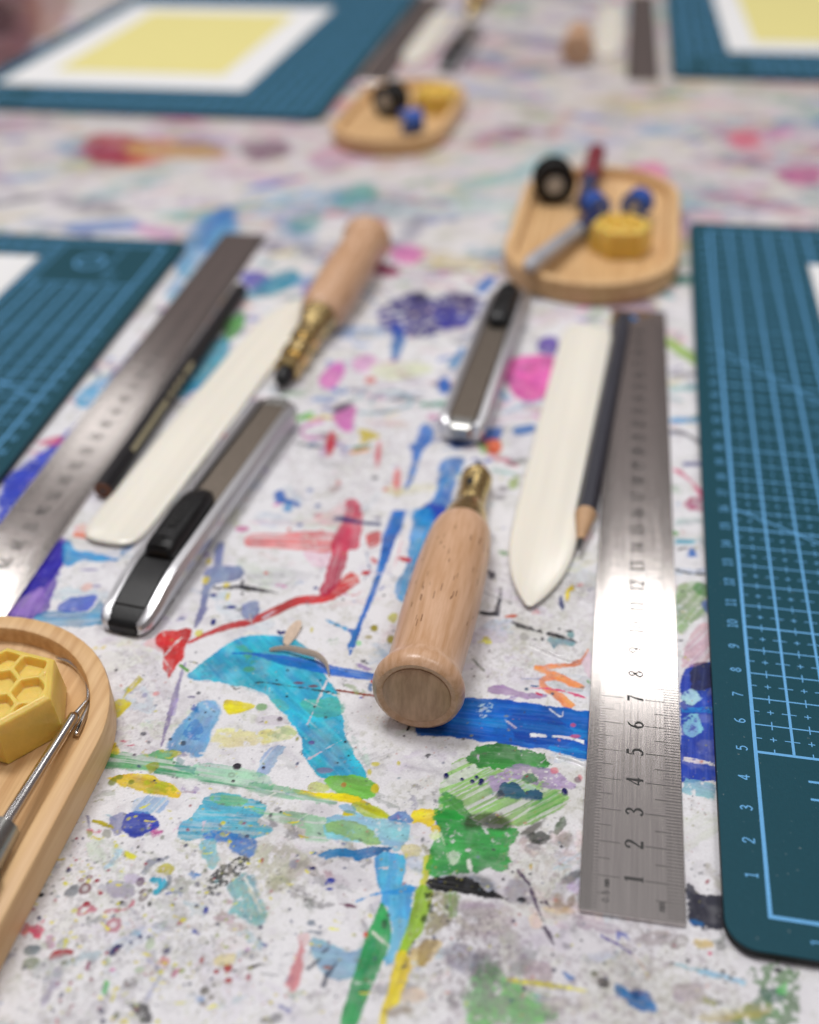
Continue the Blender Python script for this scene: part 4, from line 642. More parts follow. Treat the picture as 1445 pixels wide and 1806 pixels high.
def paint_patch(x0, x1, y0, y1, step):
    nx = int(round((x1 - x0) / step)) + 1; ny = int(round((y1 - y0) / step)) + 1
    xs = np.linspace(x0, x1, nx); ys = np.linspace(y0, y1, ny)
    X, Y = np.meshgrid(xs, ys)
    C = np.empty((ny, nx, 3)); base = np.array([.77, .765, .79])
    g = fbm(X * .35, Y * .35, 3, 3); g2 = fbm(X * 2.2, Y * 2.2, 5, 3)
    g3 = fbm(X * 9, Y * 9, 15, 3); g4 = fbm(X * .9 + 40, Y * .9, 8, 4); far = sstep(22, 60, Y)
    smut_dim = .15 * sstep(.45, .8, g) + .14 * sstep(.5, .8, g2) + .15 * sstep(.56, .75, g3) * sstep(.42, .62, g4) + .22 * far  # grime noise plus an even darkening towards the far end
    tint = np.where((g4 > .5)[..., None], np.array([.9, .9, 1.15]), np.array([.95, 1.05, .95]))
    C[:] = base * (1 - smut_dim[..., None] * tint) * (1 - far[..., None] * np.array([.0, .05, .075]))  # warmer light at the far end is tinted into the base colour
    H = np.zeros((ny, nx)); G = np.full((ny, nx), .45)
    for o in OPS:
        if o['hi'][0] < x0 or o['lo'][0] > x1 or o['hi'][1] < y0 or o['lo'][1] > y1: continue
        if step > .1 and (o['hi'] - o['lo']).max() < step * 2: continue
        i0 = max(0, int((o['lo'][0] - x0) / step)); i1 = min(nx, int((o['hi'][0] - x0) / step) + 2)
        j0 = max(0, int((o['lo'][1] - y0) / step)); j1 = min(ny, int((o['hi'][1] - y0) / step) + 2)
        if i1 - i0 < 1 or j1 - j0 < 1: continue
        x = X[j0:j1, i0:i1]; y = Y[j0:j1, i0:i1]
        sl = (slice(j0, j1), slice(i0, i1))
        if o['k'] == 'R':
            dx = x - o['c'][0]; dy = y - o['c'][1]; u = dx * o['d'][0] + dy * o['d'][1]; v = -dx * o['d'][1] + dy * o['d'][0]
            w = np.exp(-(v / .05) ** 2) * (np.abs(u) < o['l'])
            H[sl] = np.maximum(H[sl], 2.6 * w); G[sl] = np.maximum(G[sl], np.minimum(1.0, 1.3 * np.exp(-(v / .14) ** 2) * (np.abs(u) < o['l']))); continue
        if o['k'] == 'E':
            ca, sa = math.cos(o['a']), math.sin(o['a']); dx = x - o['c'][0]; dy = y - o['c'][1]
            u = (dx * ca + dy * sa) / max(o['r'][0], .004); v = (-dx * sa + dy * ca) / max(o['r'][1], .004)
            q = np.sqrt(u * u + v * v)
            if max(o['r']) > .05: q = q * (1 + .35 * (fbm(x * 9, y * 9, o['s'], 2) - .5))
            soft = max(.12, .7 * step / max(min(o['r']), .01))
            a = 1 - sstep(1 - soft, 1 + soft, q)
            if o['ring']: a = a * (1 - .75 * (1 - sstep(o['ring'] * .6, o['ring'] * 1.3, q)))
            if o['mott']: a = a * sstep(o['mott'] - .25, o['mott'] + .1, fbm(x * 8, y * 8, o['s'] + 9, 2) + .1)
            a = a * o['op']
        else:
            Pg = o['P']; n = len(Pg); d2 = np.full(x.shape, 1e9); ins = np.zeros(x.shape, bool)
            for i in range(n):
                ax, ay = Pg[i]; bx, by = Pg[(i + 1) % n]; ex, ey = bx - ax, by - ay
                wx = x - ax; wy = y - ay
                t = np.clip((wx * ex + wy * ey) / (ex * ex + ey * ey + 1e-12), 0, 1)
                d2 = np.minimum(d2, (wx - ex * t) ** 2 + (wy - ey * t) ** 2)
                if ay != by:
                    ins ^= ((ay > y) != (by > y)) & (x < (bx - ax) * (y - ay) / (by - ay) + ax)
            sd = np.sqrt(d2) * np.where(ins, -1, 1)
            if o['rough']:
                big = min(1.0, (o['hi'] - o['lo']).min() / 1.6) if o['rough'] > .025 else 0
                sd = sd + o['rough'] * 2.4 * (fbm(x * 7, y * 7, o['s'], 3) - .5) + .035 * (fbm(x * 24, y * 24, o['s'] + 1, 2) - .5) + .14 * big * (fbm(x * 2.3, y * 2.3, o['s'] + 2, 2) - .5)
            e = max(o['edge'], step * .6)
            a = 1 - sstep(-e, e, sd)
            if o['streak'] or True:
                u = x * o['d'][0] + y * o['d'][1]; v = -x * o['d'][1] + y * o['d'][0]
                st = fbm(u * .8, v * 16, o['s'] + 3, 2)
            if o['streak']:
                a = a * (1 - o['streak'] * (1 - sstep(.36, .56, st)))
            if o['mott']:
                mo = fbm(x * o['f'], y * o['f'], o['s'] + 5, 4)
                a = a * (1 - sstep(0, 1, np.clip((o['mott'] * .72 + .14 - mo) / .16, 0, 1)) * min(1, .55 + o['mott']))
            wear = fbm(u * 3, v * 26, o['s'] + 21, 2) * .55 + fbm(x * 13, y * 13, 77, 3) * .45
            a = a * (1 - .45 * o['wear'] * sstep(.66, .76, wear) * (1 - .6 * sstep(.05, .4, -sd)))
            if (o['hi'] - o['lo']).min() > .7: a = a * (1 - .30 * o['wear'] * sstep(.5, .72, fbm(x * 2.4, y * 2.4, o['s'] + 51, 3)))
            a = a * o['op']
            shade = 1 + .34 * (st - .5) + .26 * (fbm(x * 3, y * 3, o['s'] + 11, 2) - .5)
            hue = fbm(u * 1.1, v * 5, o['s'] + 31, 3) - .5; deep = fbm(x * 1.6, y * 1.6, o['s'] + 37, 3) - .5
            col = o['col'][None, None] * (shade + .7 * deep)[..., None] * (1 + hue[..., None] * np.array([.5, .9, .25]))
            thin = sstep(.52, .74, st) * .16
            col = np.clip(col * (1 - thin[..., None]) + .62 * thin[..., None] * (o['col'] + .25), .003, .86)
            C[sl] = C[sl] * (1 - a[..., None]) + col * a[..., None]
            rim = np.exp(-(sd / .04) ** 2) * .35
            H[sl] = np.maximum(H[sl] * (1 - .5 * a), a * o['h'] * (.6 + rim + .7 * (st - .3)))
            G[sl] = G[sl] * (1 - a) + a * (.25 + .5 * o['gl']); continue
        C[sl] = C[sl] * (1 - a[..., None]) + o['col'] * a[..., None]
        H[sl] = np.maximum(H[sl], a * o['h']); G[sl] = G[sl] * (1 - a) + a * o['gl']
    Z = H * .026
    return X, Y, Z, np.clip(C, .004, .9), G

TX0, TX1, TY0, TY1 = -95.2, 44.8, -28.0, 124.0
XA0, XA1, YA0, YA1 = -26.0, 2.0, -7.0, 13.0
XB0, XB1, YB1 = -38.0, 10.0, 37.0
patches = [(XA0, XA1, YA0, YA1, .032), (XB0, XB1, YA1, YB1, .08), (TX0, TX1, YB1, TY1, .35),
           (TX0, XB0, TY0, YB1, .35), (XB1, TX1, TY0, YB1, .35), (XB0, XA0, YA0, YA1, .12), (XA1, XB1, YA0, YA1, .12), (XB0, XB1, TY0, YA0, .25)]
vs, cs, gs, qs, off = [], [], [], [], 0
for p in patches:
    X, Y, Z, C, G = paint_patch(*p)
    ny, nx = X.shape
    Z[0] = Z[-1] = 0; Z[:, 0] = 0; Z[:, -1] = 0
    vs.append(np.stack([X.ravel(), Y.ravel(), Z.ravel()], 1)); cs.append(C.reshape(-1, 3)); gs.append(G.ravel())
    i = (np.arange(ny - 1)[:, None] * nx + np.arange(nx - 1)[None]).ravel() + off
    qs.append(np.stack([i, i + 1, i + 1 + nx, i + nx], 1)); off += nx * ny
V = np.concatenate(vs) * CM; Cc = np.concatenate(cs); Gg = np.concatenate(gs); Q = np.concatenate(qs)
# rounded front edge and sides of the board
o0 = len(V)
ring = [(TX0, TY0), (TX1, TY0), (TX1, TY1), (TX0, TY1)]
V = np.concatenate([V, np.array([(x, y, z) for z in (0, -2.5) for x, y in ring]) * CM])
Cc = np.concatenate([Cc, np.full((8, 3), .6)]); Gg = np.concatenate([Gg, np.full(8, .4)])
Q = np.concatenate([Q, np.array([[o0 + k, o0 + (k + 1) % 4, o0 + 4 + (k + 1) % 4, o0 + 4 + k][::-1] for k in range(4)]), np.array([[o0 + 7, o0 + 6, o0 + 5, o0 + 4]])])
me = bpy.data.meshes.new('table_top')
me.vertices.add(len(V)); me.vertices.foreach_set('co', V.astype(np.float32).ravel())
me.loops.add(len(Q) * 4); me.loops.foreach_set('vertex_index', Q.astype(np.int32).ravel())
me.polygons.add(len(Q)); me.polygons.foreach_set('loop_start', np.arange(0, len(Q) * 4, 4, dtype=np.int32))
me.update(calc_edges=True)
sm = np.ones(len(Q), bool); sm[-5:] = False
me.polygons.foreach_set('use_smooth', sm)
at = me.color_attributes.new('paint', 'FLOAT_COLOR', 'POINT')
at.data.foreach_set('color', np.concatenate([Cc, np.ones((len(Cc), 1))], 1).astype(np.float32).ravel())
ag = me.attributes.new('gloss', 'FLOAT', 'POINT'); ag.data.foreach_set('value', Gg.astype(np.float32))
tm = bpy.data.materials.new('paint_spattered_laminate'); tm.use_nodes = True
nt = tm.node_tree; N = nt.nodes; L = nt.links; b = N['Principled BSDF']
a1 = N.new('ShaderNodeAttribute'); a1.attribute_name = 'paint'
a2 = N.new('ShaderNodeAttribute'); a2.attribute_name = 'gloss'
tc = N.new('ShaderNodeTexCoord')
n1 = N.new('ShaderNodeTexNoise'); n1.inputs['Scale'].default_value = 1500; n1.inputs['Detail'].default_value = 3
n2 = N.new('ShaderNodeTexNoise'); n2.inputs['Scale'].default_value = 260; n2.inputs['Detail'].default_value = 5
n3 = N.new('ShaderNodeTexNoise'); n3.inputs['Scale'].default_value = 620; n3.inputs['Detail'].default_value = 2
for n in (n1, n2, n3): L.new(tc.outputs['Object'], n.inputs['Vector'])
r1 = N.new('ShaderNodeMapRange'); r1.inputs[1].default_value = .3; r1.inputs[2].default_value = .7; r1.inputs[3].default_value = .93; r1.inputs[4].default_value = 1.05
L.new(n1.outputs['Fac'], r1.inputs[0])
r2 = N.new('ShaderNodeMapRange'); r2.inputs[1].default_value = .56; r2.inputs[2].default_value = .74; r2.inputs[3].default_value = 1.0; r2.inputs[4].default_value = .82
L.new(n2.outputs['Fac'], r2.inputs[0])
mu = N.new('ShaderNodeMath'); mu.operation = 'MULTIPLY'; L.new(r1.outputs[0], mu.inputs[0]); L.new(r2.outputs[0], mu.inputs[1])
vm = N.new('ShaderNodeVectorMath'); vm.operation = 'SCALE'; L.new(a1.outputs['Color'], vm.inputs[0]); L.new(mu.outputs[0], vm.inputs['Scale'])
L.new(vm.outputs[0], b.inputs['Base Color'])
rr = N.new('ShaderNodeMapRange'); rr.inputs[3].default_value = .62; rr.inputs[4].default_value = .16
L.new(a2.outputs['Fac'], rr.inputs[0])
ra = N.new('ShaderNodeMath'); ra.operation = 'MULTIPLY_ADD'; ra.inputs[1].default_value = .25; L.new(n2.outputs['Fac'], ra.inputs[0])
rs = N.new('ShaderNodeMath'); rs.operation = 'SUBTRACT'; rs.inputs[1].default_value = .12; L.new(rr.outputs[0], rs.inputs[0]); L.new(rs.outputs[0], ra.inputs[2])
L.new(ra.outputs[0], b.inputs['Roughness']); sp = N.new('ShaderNodeMapRange'); sp.inputs[1].default_value = .5; sp.inputs[2].default_value = 1.0; sp.inputs[3].default_value = .14; sp.inputs[4].default_value = .7
L.new(a2.outputs['Fac'], sp.inputs[0]); L.new(sp.outputs[0], b.inputs['Specular IOR Level'])
bp = N.new('ShaderNodeBump'); bp.inputs['Strength'].default_value = .25; bp.inputs['Distance'].default_value = .0002
L.new(n3.outputs['Fac'], bp.inputs['Height']); L.new(bp.outputs[0], b.inputs['Normal'])
me.materials.append(tm)
table = bpy.data.objects.new('table_top', me); COL.objects.link(table); table['kind'] = 'structure'

# ------------------------------------------------------------------ materials
M = {}
M['mat_top'] = mat('cutting_mat_vinyl', srgb((15, 71, 85)), .55, var=.05, scale=(900, 900, 900), bump=.25, bscale=(2500, 2500, 2500), spec=.22)
_m = M['mat_top']; _N = _m.node_tree.nodes; _L = _m.node_tree.links      # dust specks and faint cuts on the mats
_t = _N.new('ShaderNodeTexCoord'); _a = _N.new('ShaderNodeTexNoise'); _a.inputs['Scale'].default_value = 900; _a.inputs['Detail'].default_value = 2
_p = _N.new('ShaderNodeMapping'); _p.inputs['Scale'].default_value = (900, 25, 1); _p.inputs['Rotation'].default_value = (0, 0, .5); _b = _N.new('ShaderNodeTexNoise'); _b.inputs['Scale'].default_value = 1
_L.new(_t.outputs['Object'], _a.inputs['Vector']); _L.new(_t.outputs['Object'], _p.inputs[0]); _L.new(_p.outputs[0], _b.inputs['Vector'])
_r1 = _N.new('ShaderNodeMapRange'); _r1.inputs[1].default_value = .72; _r1.inputs[2].default_value = .80; _r1.inputs[4].default_value = .5
_r2 = _N.new('ShaderNodeMapRange'); _r2.inputs[1].default_value = .74; _r2.inputs[2].default_value = .84; _r2.inputs[4].default_value = .3
_L.new(_a.outputs['Fac'], _r1.inputs[0]); _L.new(_b.outputs['Fac'], _r2.inputs[0])
_s = _N.new('ShaderNodeMath'); _s.operation = 'MAXIMUM'; _L.new(_r1.outputs[0], _s.inputs[0]); _L.new(_r2.outputs[0], _s.inputs[1])
_x = _N.new('ShaderNodeMix'); _x.data_type = 'RGBA'; _x.inputs[7].default_value = (.35, .38, .36, 1)
_c = _N['Principled BSDF'].inputs['Base Color'].links[0].from_socket
_L.new(_s.outputs[0], _x.inputs[0]); _L.new(_c, _x.inputs[6]); _L.new(_x.outputs[2], _N['Principled BSDF'].inputs['Base Color'])
M['mat_side'] = mat('mat_side_shaded', (.012, .014, .015), .7, var=.1)  # rubber sides near black, with the shade of the edge painted in
M['mat_print'] = mat('mat_print_ink', srgb((108, 178, 232)), .55, var=.06, scale=(700, 700, 700), spec=.3)
M['steel'] = mat('brushed_steel', (.76, .71, .68), .145, 1.0, var=.07, scale=(1600, 30, 30), rvar=.04, bump=.05, bscale=(3000, 60, 60))
M['steel_edge'] = M['steel']
M['etch'] = mat('etched_black', (.02, .019, .018), .5, var=.1)
M['tick'] = mat('etched_scale', (.075, .07, .066), .55, 0.3, var=.1)
M['bone'] = mat('ivory_bone', srgb((244, 238, 225)), .16, var=.05, scale=(260, 9, 260), bump=.08, bscale=(900, 20, 900), sss=.25, spec=.5)
M['wood'] = mat('beech_wood', srgb((214, 174, 142)), .32, col2=srgb((194, 150, 112)), scale=(500, 40, 500), thr=(.35, .6), bump=.2, bscale=(1200, 90, 1200))
M['wood_end'] = mat('beech_end_grain', srgb((206, 168, 136)), .45, col2=srgb((172, 134, 104)), scale=(420, 900, 90), thr=(.35, .65), bump=.3)
M['fleck'] = mat('beech_fleck', srgb((138, 96, 62)), .5)
M['brass'] = mat('brass', (.80, .60, .27), .26, 1.0, var=.12, scale=(300, 300, 300), rvar=.06)
M['hole'] = mat('dark_recess', (.008, .008, .008), .7)
M['pencil'] = mat('charcoal_lacquer', srgb((48, 49, 60)), .38, var=.08, spec=.5)
M['pencil_black'] = mat('black_lacquer', srgb((30, 30, 34)), .35, var=.08)
M['cedar'] = mat('pencil_wood', srgb((205, 165, 125)), .6, var=.12, scale=(700, 80, 700))
M['cedar_brown'] = mat('stained_pencil_end', srgb((120, 72, 46)), .6, var=.15, scale=(900, 900, 900))
M['lead'] = mat('graphite', (.03, .03, .033), .35, var=.1)
M['gold'] = mat('pale_foil_print', srgb((190, 182, 150)), .4, 0.4, var=.2, scale=(900, 300, 900))
M['alu'] = mat('satin_aluminium', (.66, .66, .68), .36, 1.0, var=.06, scale=(500, 30, 500), rvar=.05, bump=.06)
M['blade'] = mat('greyed_blade_steel', (.30, .255, .21), .42, 1.0, var=.12, scale=(700, 300, 700))
M['black'] = mat('black_plastic', (.010, .010, .011), .36, var=.2, scale=(400, 400, 400), rvar=.08, bump=.15, bscale=(2000, 2000, 2000), spec=.32)
M['bamboo'] = mat('bamboo', srgb((224, 186, 136)), .45, col2=srgb((202, 158, 108)), scale=(420, 14, 300), thr=(.36, .62), bump=.18, bscale=(900, 40, 600))
M['wax'] = mat('beeswax', srgb((237, 206, 104)), .34, var=.07, scale=(160, 160, 160), sss=.75, bump=.35, bscale=(700, 700, 700), spec=.45)
M['chrome'] = mat('polished_steel', (.74, .73, .72), .18, 1.0, var=.04)
M['ferrule'] = mat('dull_nickel', (.42, .42, .40), .32, 1.0, var=.12, scale=(300, 300, 300))
M['paper'] = mat('white_paper', (.80, .80, .80), .8, var=.02)
M['yellow_paper'] = mat('pale_yellow_card', srgb((226, 216, 142)), .8, var=.02)
M['blue'] = mat('blue_thread', srgb((60, 105, 200)), .5, var=.15, scale=(900, 900, 2500))
M['navy'] = mat('navy_plastic', srgb((48, 52, 92)), .4)
M['red'] = mat('dark_red_plastic', srgb((132, 38, 52)), .4)
M['grey'] = mat('grey_tube', srgb((198, 200, 208)), .35, .3)
M['darkthread'] = mat('black_thread', (.018, .018, .018), .7, var=.3, scale=(400, 400, 3000), bump=.5, bscale=(500, 500, 4000))
M['bobbin'] = mat('clear_white_bobbin', srgb((205, 205, 200)), .3)
M['shaving'] = mat('wood_shaving', srgb((228, 204, 182)), .7, var=.12, scale=(900, 300, 900))

# ------------------------------------------------------------------ cutting mats
def round_rect(x0, x1, y0, y1, r, k=8):
    out = []
    for cx, cy, a0 in ((x1 - r, y1 - r, 0), (x0 + r, y1 - r, 90), (x0 + r, y0 + r, 180), (x1 - r, y0 + r, 270)):
        for i in range(k + 1):
            a = math.radians(a0 + 90 * i / k); out.append((cx + r * math.cos(a), cy + r * math.sin(a)))
    return out
def make_mat(loc, rotz, label, group):
    t = thing('cutting_mat', label, 'cutting mat', loc, rotz, group)
    rr_ = round_rect(-1.05, 29.0, -.93, 43.0, .75)
    def ring_(d, z): return [(x + (-d if x > 14 else d), y + (-d if y > 21 else d), z) for x, y in rr_]
    V, Fc = loft([ring_(.03, .255), ring_(.0, .27), ring_(.012, .3)])
    mesh('sheet', V, Fc, M['mat_top'], t, smooth=True, angle=30)
    V, Fc = loft([ring_(.05, 0.0), ring_(0.01, .03), ring_(0.01, .254)])
    mesh('core', V, Fc, M['mat_side'], t, smooth=True, angle=30)  # side band under the sheet; its colour carries the edge's shade
    z = .304; g = []
    X1, Y1 = 28.0, 42.0
    g += [vline(0, -.05, Y1 + .05, .1, z), vline(X1, -.05, Y1 + .05, .1, z), hline(.05, X1 - .05, 0, .1, z), hline(.05, X1 - .05, Y1, .1, z)]
    g += [hline(.05, X1 - .05, 5, .085, z + .001), vline(5.5, .05, 4.96, .06, z)]
    for j in range(1, 42):
        x0 = .05 if j > 5 else 5.53
        if j != 5: g.append(hline(x0, X1 - .05, j, .062 if j % 5 == 0 else .042, z + .0012))
    for i in range(1, 28):
        y0 = 5.04 if i < 6 else .05
        g.append(vline(i, y0, Y1 - .05, .075 if i % 5 else .085, z + .0024))
    for j in range(0, 42):
        for i in range(0, 28):
            if j < 5 and i < 6: continue
            yy = j + .5
            if i: g.append(hline(i - .2, i + .2, yy, .03, z + .0036))
            elif j >= 5: g.append(hline(.05, .2, yy, .03, z + .0036))
            g += [hline(i + .41, i + .59, yy, .03, z + .0012), vline(i + .5, yy - .08, yy + .08, .03, z + .0018)]
            if j != 5: g.append(vline(i + .5, j - .15, j + .15, .03, z + .0036))
            else: g.append(vline(i + .5, 5.0, 5.15, .03, z + .0036))
    for (x0, y0, ang, ln) in ((0.05, 16.12, -30, 18), (0.05, 27.85, -45, 30)):
        a = math.radians(ang); c, s = math.cos(a), math.sin(a); w = .03
        g.append(([(x0 - s * -w, y0 + c * -w, z + .005), (x0 + c * ln - s * -w, y0 + s * ln + c * -w, z + .005), (x0 + c * ln - s * w, y0 + s * ln + c * w, z + .005), (x0 - s * w, y0 + c * w, z + .005)], [(0, 1, 2, 3)]))
    # ring emblem and two short marks in the blank corner field
    n = 40; RV = []
    for k in range(n):
        a = 2 * math.pi * k / n; RV += [(3.3 + .8 * math.cos(a), 2.3 + .8 * math.sin(a), z), (3.3 + .66 * math.cos(a), 2.3 + .66 * math.sin(a), z)]
    g.append((RV, [(2 * k, 2 * k + 1, (2 * k + 3) % (2 * n), (2 * k + 2) % (2 * n)) for k in range(n)]))
    g += [hline(1.28, 1.9, 4.2, .07, z), hline(1.28, 1.8, 3.62, .07, z), vline(2.05, .4, 3.9, .05, z)]
    mesh('grid_print', *join(*g), M['mat_print'], t)
    nums = [text(str(j), -.36, j + .07, .3, z, 90, thin=.12, adv=.62) for j in range(1, 42)] + [text(str(i), i, -.48, .3, z, 90, thin=.12) for i in range(1, 28)]
    mesh('numerals', *join(*nums), M['mat_print'], t)
    return t
MATS = 'green cutting mats laid out on the painted table'
mat_r = make_mat((0, 0, .012), 0, 'teal gridded cutting mat numbered 1 to 16 beside the steel ruler', MATS)
a = math.radians(182.3)
def rel(ox, oy, lx, ly, ang): return (ox - (lx * math.cos(ang) - ly * math.sin(ang)), oy - (lx * math.sin(ang) + ly * math.cos(ang)))
lx = rel(-27.72, 36.4, -1.05, -.93, a)
place(mat_r, 'teal cutting mat beside the ruler reading 26 to 29, ring emblem in its corner', MATS, (*lx, .012), a)
lx = rel(-26.3, 58.6, 29.0, -.93, 0.0)
place(mat_r, 'teal cutting mat under a wide sheet with a whole pale yellow panel', MATS, (*lx, .012), 0.012)
place(mat_r, 'teal cutting mat beyond the bone folder, under a half-seen yellow paper', MATS, (-.75, 74.3, .012), .015)

# ------------------------------------------------------------------ papers on the mats
def sheet(name, label, pts, z, m, panel_pts=None):
    def slab(P_, z0, z1): return loft([[(x, y, z0) for x, y in P_], [(x, y, z1) for x, y in P_]])
    t = thing(name, label, 'paper', (pts[0][0], pts[0][1], z), 0, 'papers lying on the cutting mats')
    sh = lambda P_: [(x - pts[0][0], y - pts[0][1]) for x, y in P_]
    mesh('page', *slab(sh(pts), 0, .02), m, t)
    if panel_pts: mesh('yellow_panel', *slab(sh(panel_pts), .022, .034), M['yellow_paper'], t)
    return t
sheet('paper_sheet', 'plain white paper corner on the mat with the ring emblem', [(-34.0, 12.5), (-34.9, 33.2), (-49.5, 32.6), (-48.6, 11.9)], .33, M['paper'])
sheet('paper_sheet', 'plain white paper edge on the mat numbered 1 to 16', [(4.65, 12.0), (4.75, 37.9), (19.5, 37.8), (19.4, 11.9)], .33, M['paper'])
sheet('printed_sheet', 'white sheet with a whole pale yellow panel, on a far cutting mat', [(-33.9, 65.1), (-34.1, 94.2), (-54.6, 93.9), (-54.4, 64.8)], .33, M['paper'], [(-37.0, 69.2), (-37.2, 91.0), (-51.6, 90.8), (-51.4, 69.0)])
sheet('printed_sheet', 'white sheet with a half-seen pale yellow panel, beyond the bone folder', [(2.9, 81.2), (2.2, 110.0), (22.6, 110.4), (23.3, 81.6)], .33, M['paper'], [(5.2, 84.6), (4.6, 106.8), (19.4, 107.0), (20.0, 85.0)])

# ------------------------------------------------------------------ steel rulers (local: scale zero at y=0.03, x 0..2.5)
def make_ruler(loc, rotz, label, group):
    t = thing('steel_ruler', label, 'ruler', loc, rotz, group)
    Wd, Ln, Th = 2.5, 32.3, .1
    bm = bmesh.new()
    def loop(P_):
        vs_ = [bm.verts.new((x * CM, y * CM, Th * CM)) for x, y in P_]
        return [bm.edges.new((vs_[i], vs_[(i + 1) % len(vs_)])) for i in range(len(vs_))]
    e = loop(round_rect(0, Wd, 0, Ln, .06, 3))
    e += loop([(.95 + .28 * math.cos(2 * math.pi * k / 24), 31.55 + .28 * math.sin(2 * math.pi * k / 24)) for k in range(24)])
    bmesh.ops.triangle_fill(bm, edges=e, use_beauty=True)
    fs = bm.faces[:]
    ex = bmesh.ops.extrude_face_region(bm, geom=fs)
    bmesh.ops.translate(bm, verts=[v for v in ex['geom'] if isinstance(v, bmesh.types.BMVert)], vec=(0, 0, -Th * CM))
    bmesh.ops.recalc_face_normals(bm, faces=bm.faces[:])
    me_ = bpy.data.meshes.new('plate'); bm.to_mesh(me_); bm.free(); me_.materials.append(M['steel'])
    pl = bpy.data.objects.new('plate', me_); COL.objects.link(pl); pl.parent = t
    bv = pl.modifiers.new('edge', 'BEVEL'); bv.width = .00008; bv.segments = 1; bv.limit_method = 'ANGLE'; bv.angle_limit = math.radians(60)
    z = Th + .003; g = []
    for k in range(0, 311):
        y = .46 + k * .1 - .43
        ln = .95 if k % 10 == 0 else (.7 if k % 5 == 0 else .43)
        if k: g.append(hline(Wd - ln, Wd - .01, y, .017 if k % 5 else .021, z))
        for hf in (0, .05):
            l2 = (.95 if k % 10 == 0 else (.7 if k % 5 == 0 else .42)) if hf == 0 else .28
            if k or hf: g.append(hline(.01, l2, y + hf, .015, z))
    mesh('scale_marks', *join(*g), M['tick'], t)
    g = [text(str(n), 1.28, n + .05, .45, z, 90, adv=.6, bold=1.3) for n in range(1, 31)]
    g += [text('0.5 mm', .62, .62, .17, z, 90, thin=.11), text('mm', 1.92, .38, .2, z, 90, thin=.11)]
    mesh('numerals', *join(*g), M['etch'], t)
    return t
RUL = 'steel rulers lying beside the cutting mats'
ruler_r = make_ruler((-4.38, -.46, .012), math.radians(.75), 'steel ruler with its low numbers 1 to 6 showing, beside the mat', RUL)
a = math.radians(181.7)
lx = rel(-23.9, 38.3, 0, 0, a)
place(ruler_r, 'steel ruler reading 26 to 29 beside the black unsharpened pencil', RUL, (-23.88, 38.35, .012), a)
place(ruler_r, 'dark-looking steel ruler beyond the bamboo tray beside the wide yellow-panel sheet', RUL, (-26.1, 69.5, .012), math.radians(1))
place(ruler_r, 'dark-looking steel ruler between bone folder and the half-seen yellow paper', RUL, (-5.2, 72.4, .012), math.radians(1))

# ------------------------------------------------------------------ bone folders (local: point at y=0)
def make_folder(loc, rotz, label, group):
    t = thing('bone_folder', label, 'bone folder', loc, rotz, group)
    prof = [(.0, .05, .08), (.25, .24, .14), (.75, .5, .2), (1.5, .78, .24), (2.4, .98, .27), (3.6, 1.09, .29), (6, 1.12, .3), (12, 1.12, .3), (17.5, 1.1, .29), (19.0, 1.06, .27), (19.5, .95, .23), (19.75, .74, .18), (19.85, .4, .12)]
    S_ = []
    for y, w, h in prof:
        S_.append([(w * math.copysign(abs(math.cos(a)) ** .55, math.cos(a)), y, .16 + h * .5 * math.copysign(abs(math.sin(a)) ** .8, math.sin(a))) for a in np.arange(24) * 2 * math.pi / 24])
    mesh('blade', *loft(S_), M['bone'], t, smooth=True, subsurf=1)
    return t
BON = 'ivory bone folders laid out with the tools'
fold_r = make_folder((-6.58, 9.95, .012), math.radians(-2.3), 'ivory bone folder, pointed end towards the wooden awl handle with brass hole', BON)
fold_r.scale = (1.07, 1, 1)
place(fold_r, 'ivory bone folder, blunt end near the black-slider knife', BON, (-19.85, 30.6, .012), math.radians(180 - 4.2))
place(fold_r, 'pale bone folder beyond the bamboo tray beside the wide yellow-panel sheet', BON, (-22.9, 74.8, .012), math.radians(.5))
place(fold_r, 'pale bone folder beside the dark ruler and red-brown handle', BON, (-7.1, 78.6, .012), math.radians(.5))

# ------------------------------------------------------------------ pencils (local: along +Y)
def hexring(r, y, rot=0.0): return [(r * math.cos(math.pi / 3 * k + rot), y, r * math.sin(math.pi / 3 * k + rot)) for k in range(6)]
t = thing('pencil', 'sharpened charcoal grey pencil lying against the steel ruler', 'pencil', (-5.22, 12.85, .36), math.radians(-3.2), 'pencils laid out with the tools')
mesh('barrel', *loft([hexring(.38, 2.0), hexring(.38, 17.6), hexring(.34, 17.68)]), M['pencil'], t, bevel=.03)
sec = [[(r * math.cos(2 * math.pi * k / 24), y, r * math.sin(2 * math.pi * k / 24)) for k in range(24)] for r, y in ((.115, .55), (.38, 2.06))]
mesh('sharpened_wood', *loft(sec), M['cedar'], t, smooth=True, angle=40)
mesh('lead', *lathe([(.02, 0), (.07, .12), (.12, .57)], 16), M['lead'], t, smooth=True, angle=40)
t = thing('pencil', 'black unsharpened pencil with pale foil print beside the ruler reading 26 to 29', 'pencil', (-22.55, 13.5, .36), math.radians(1.2), 'pencils laid out with the tools')
mesh('barrel', *loft([hexring(.38, 0, .2), hexring(.38, 17.3, .2)]), M['pencil_black'], t, bevel=.03)
mesh('cut_end', *lathe([(.04, -.03), (.33, -.025), (.34, .0)], 20), M['cedar_brown'], t, smooth=True, angle=40)
mesh('lead', *lathe([(.02, -.05), (.1, -.045), (.11, -.02)], 14), M['lead'], t, smooth=True, angle=40)
fx = .385 * math.cos(math.pi / 3 * .5 + .2); fz = .385 * math.sin(math.pi / 3 * .5 + .2)
g = []
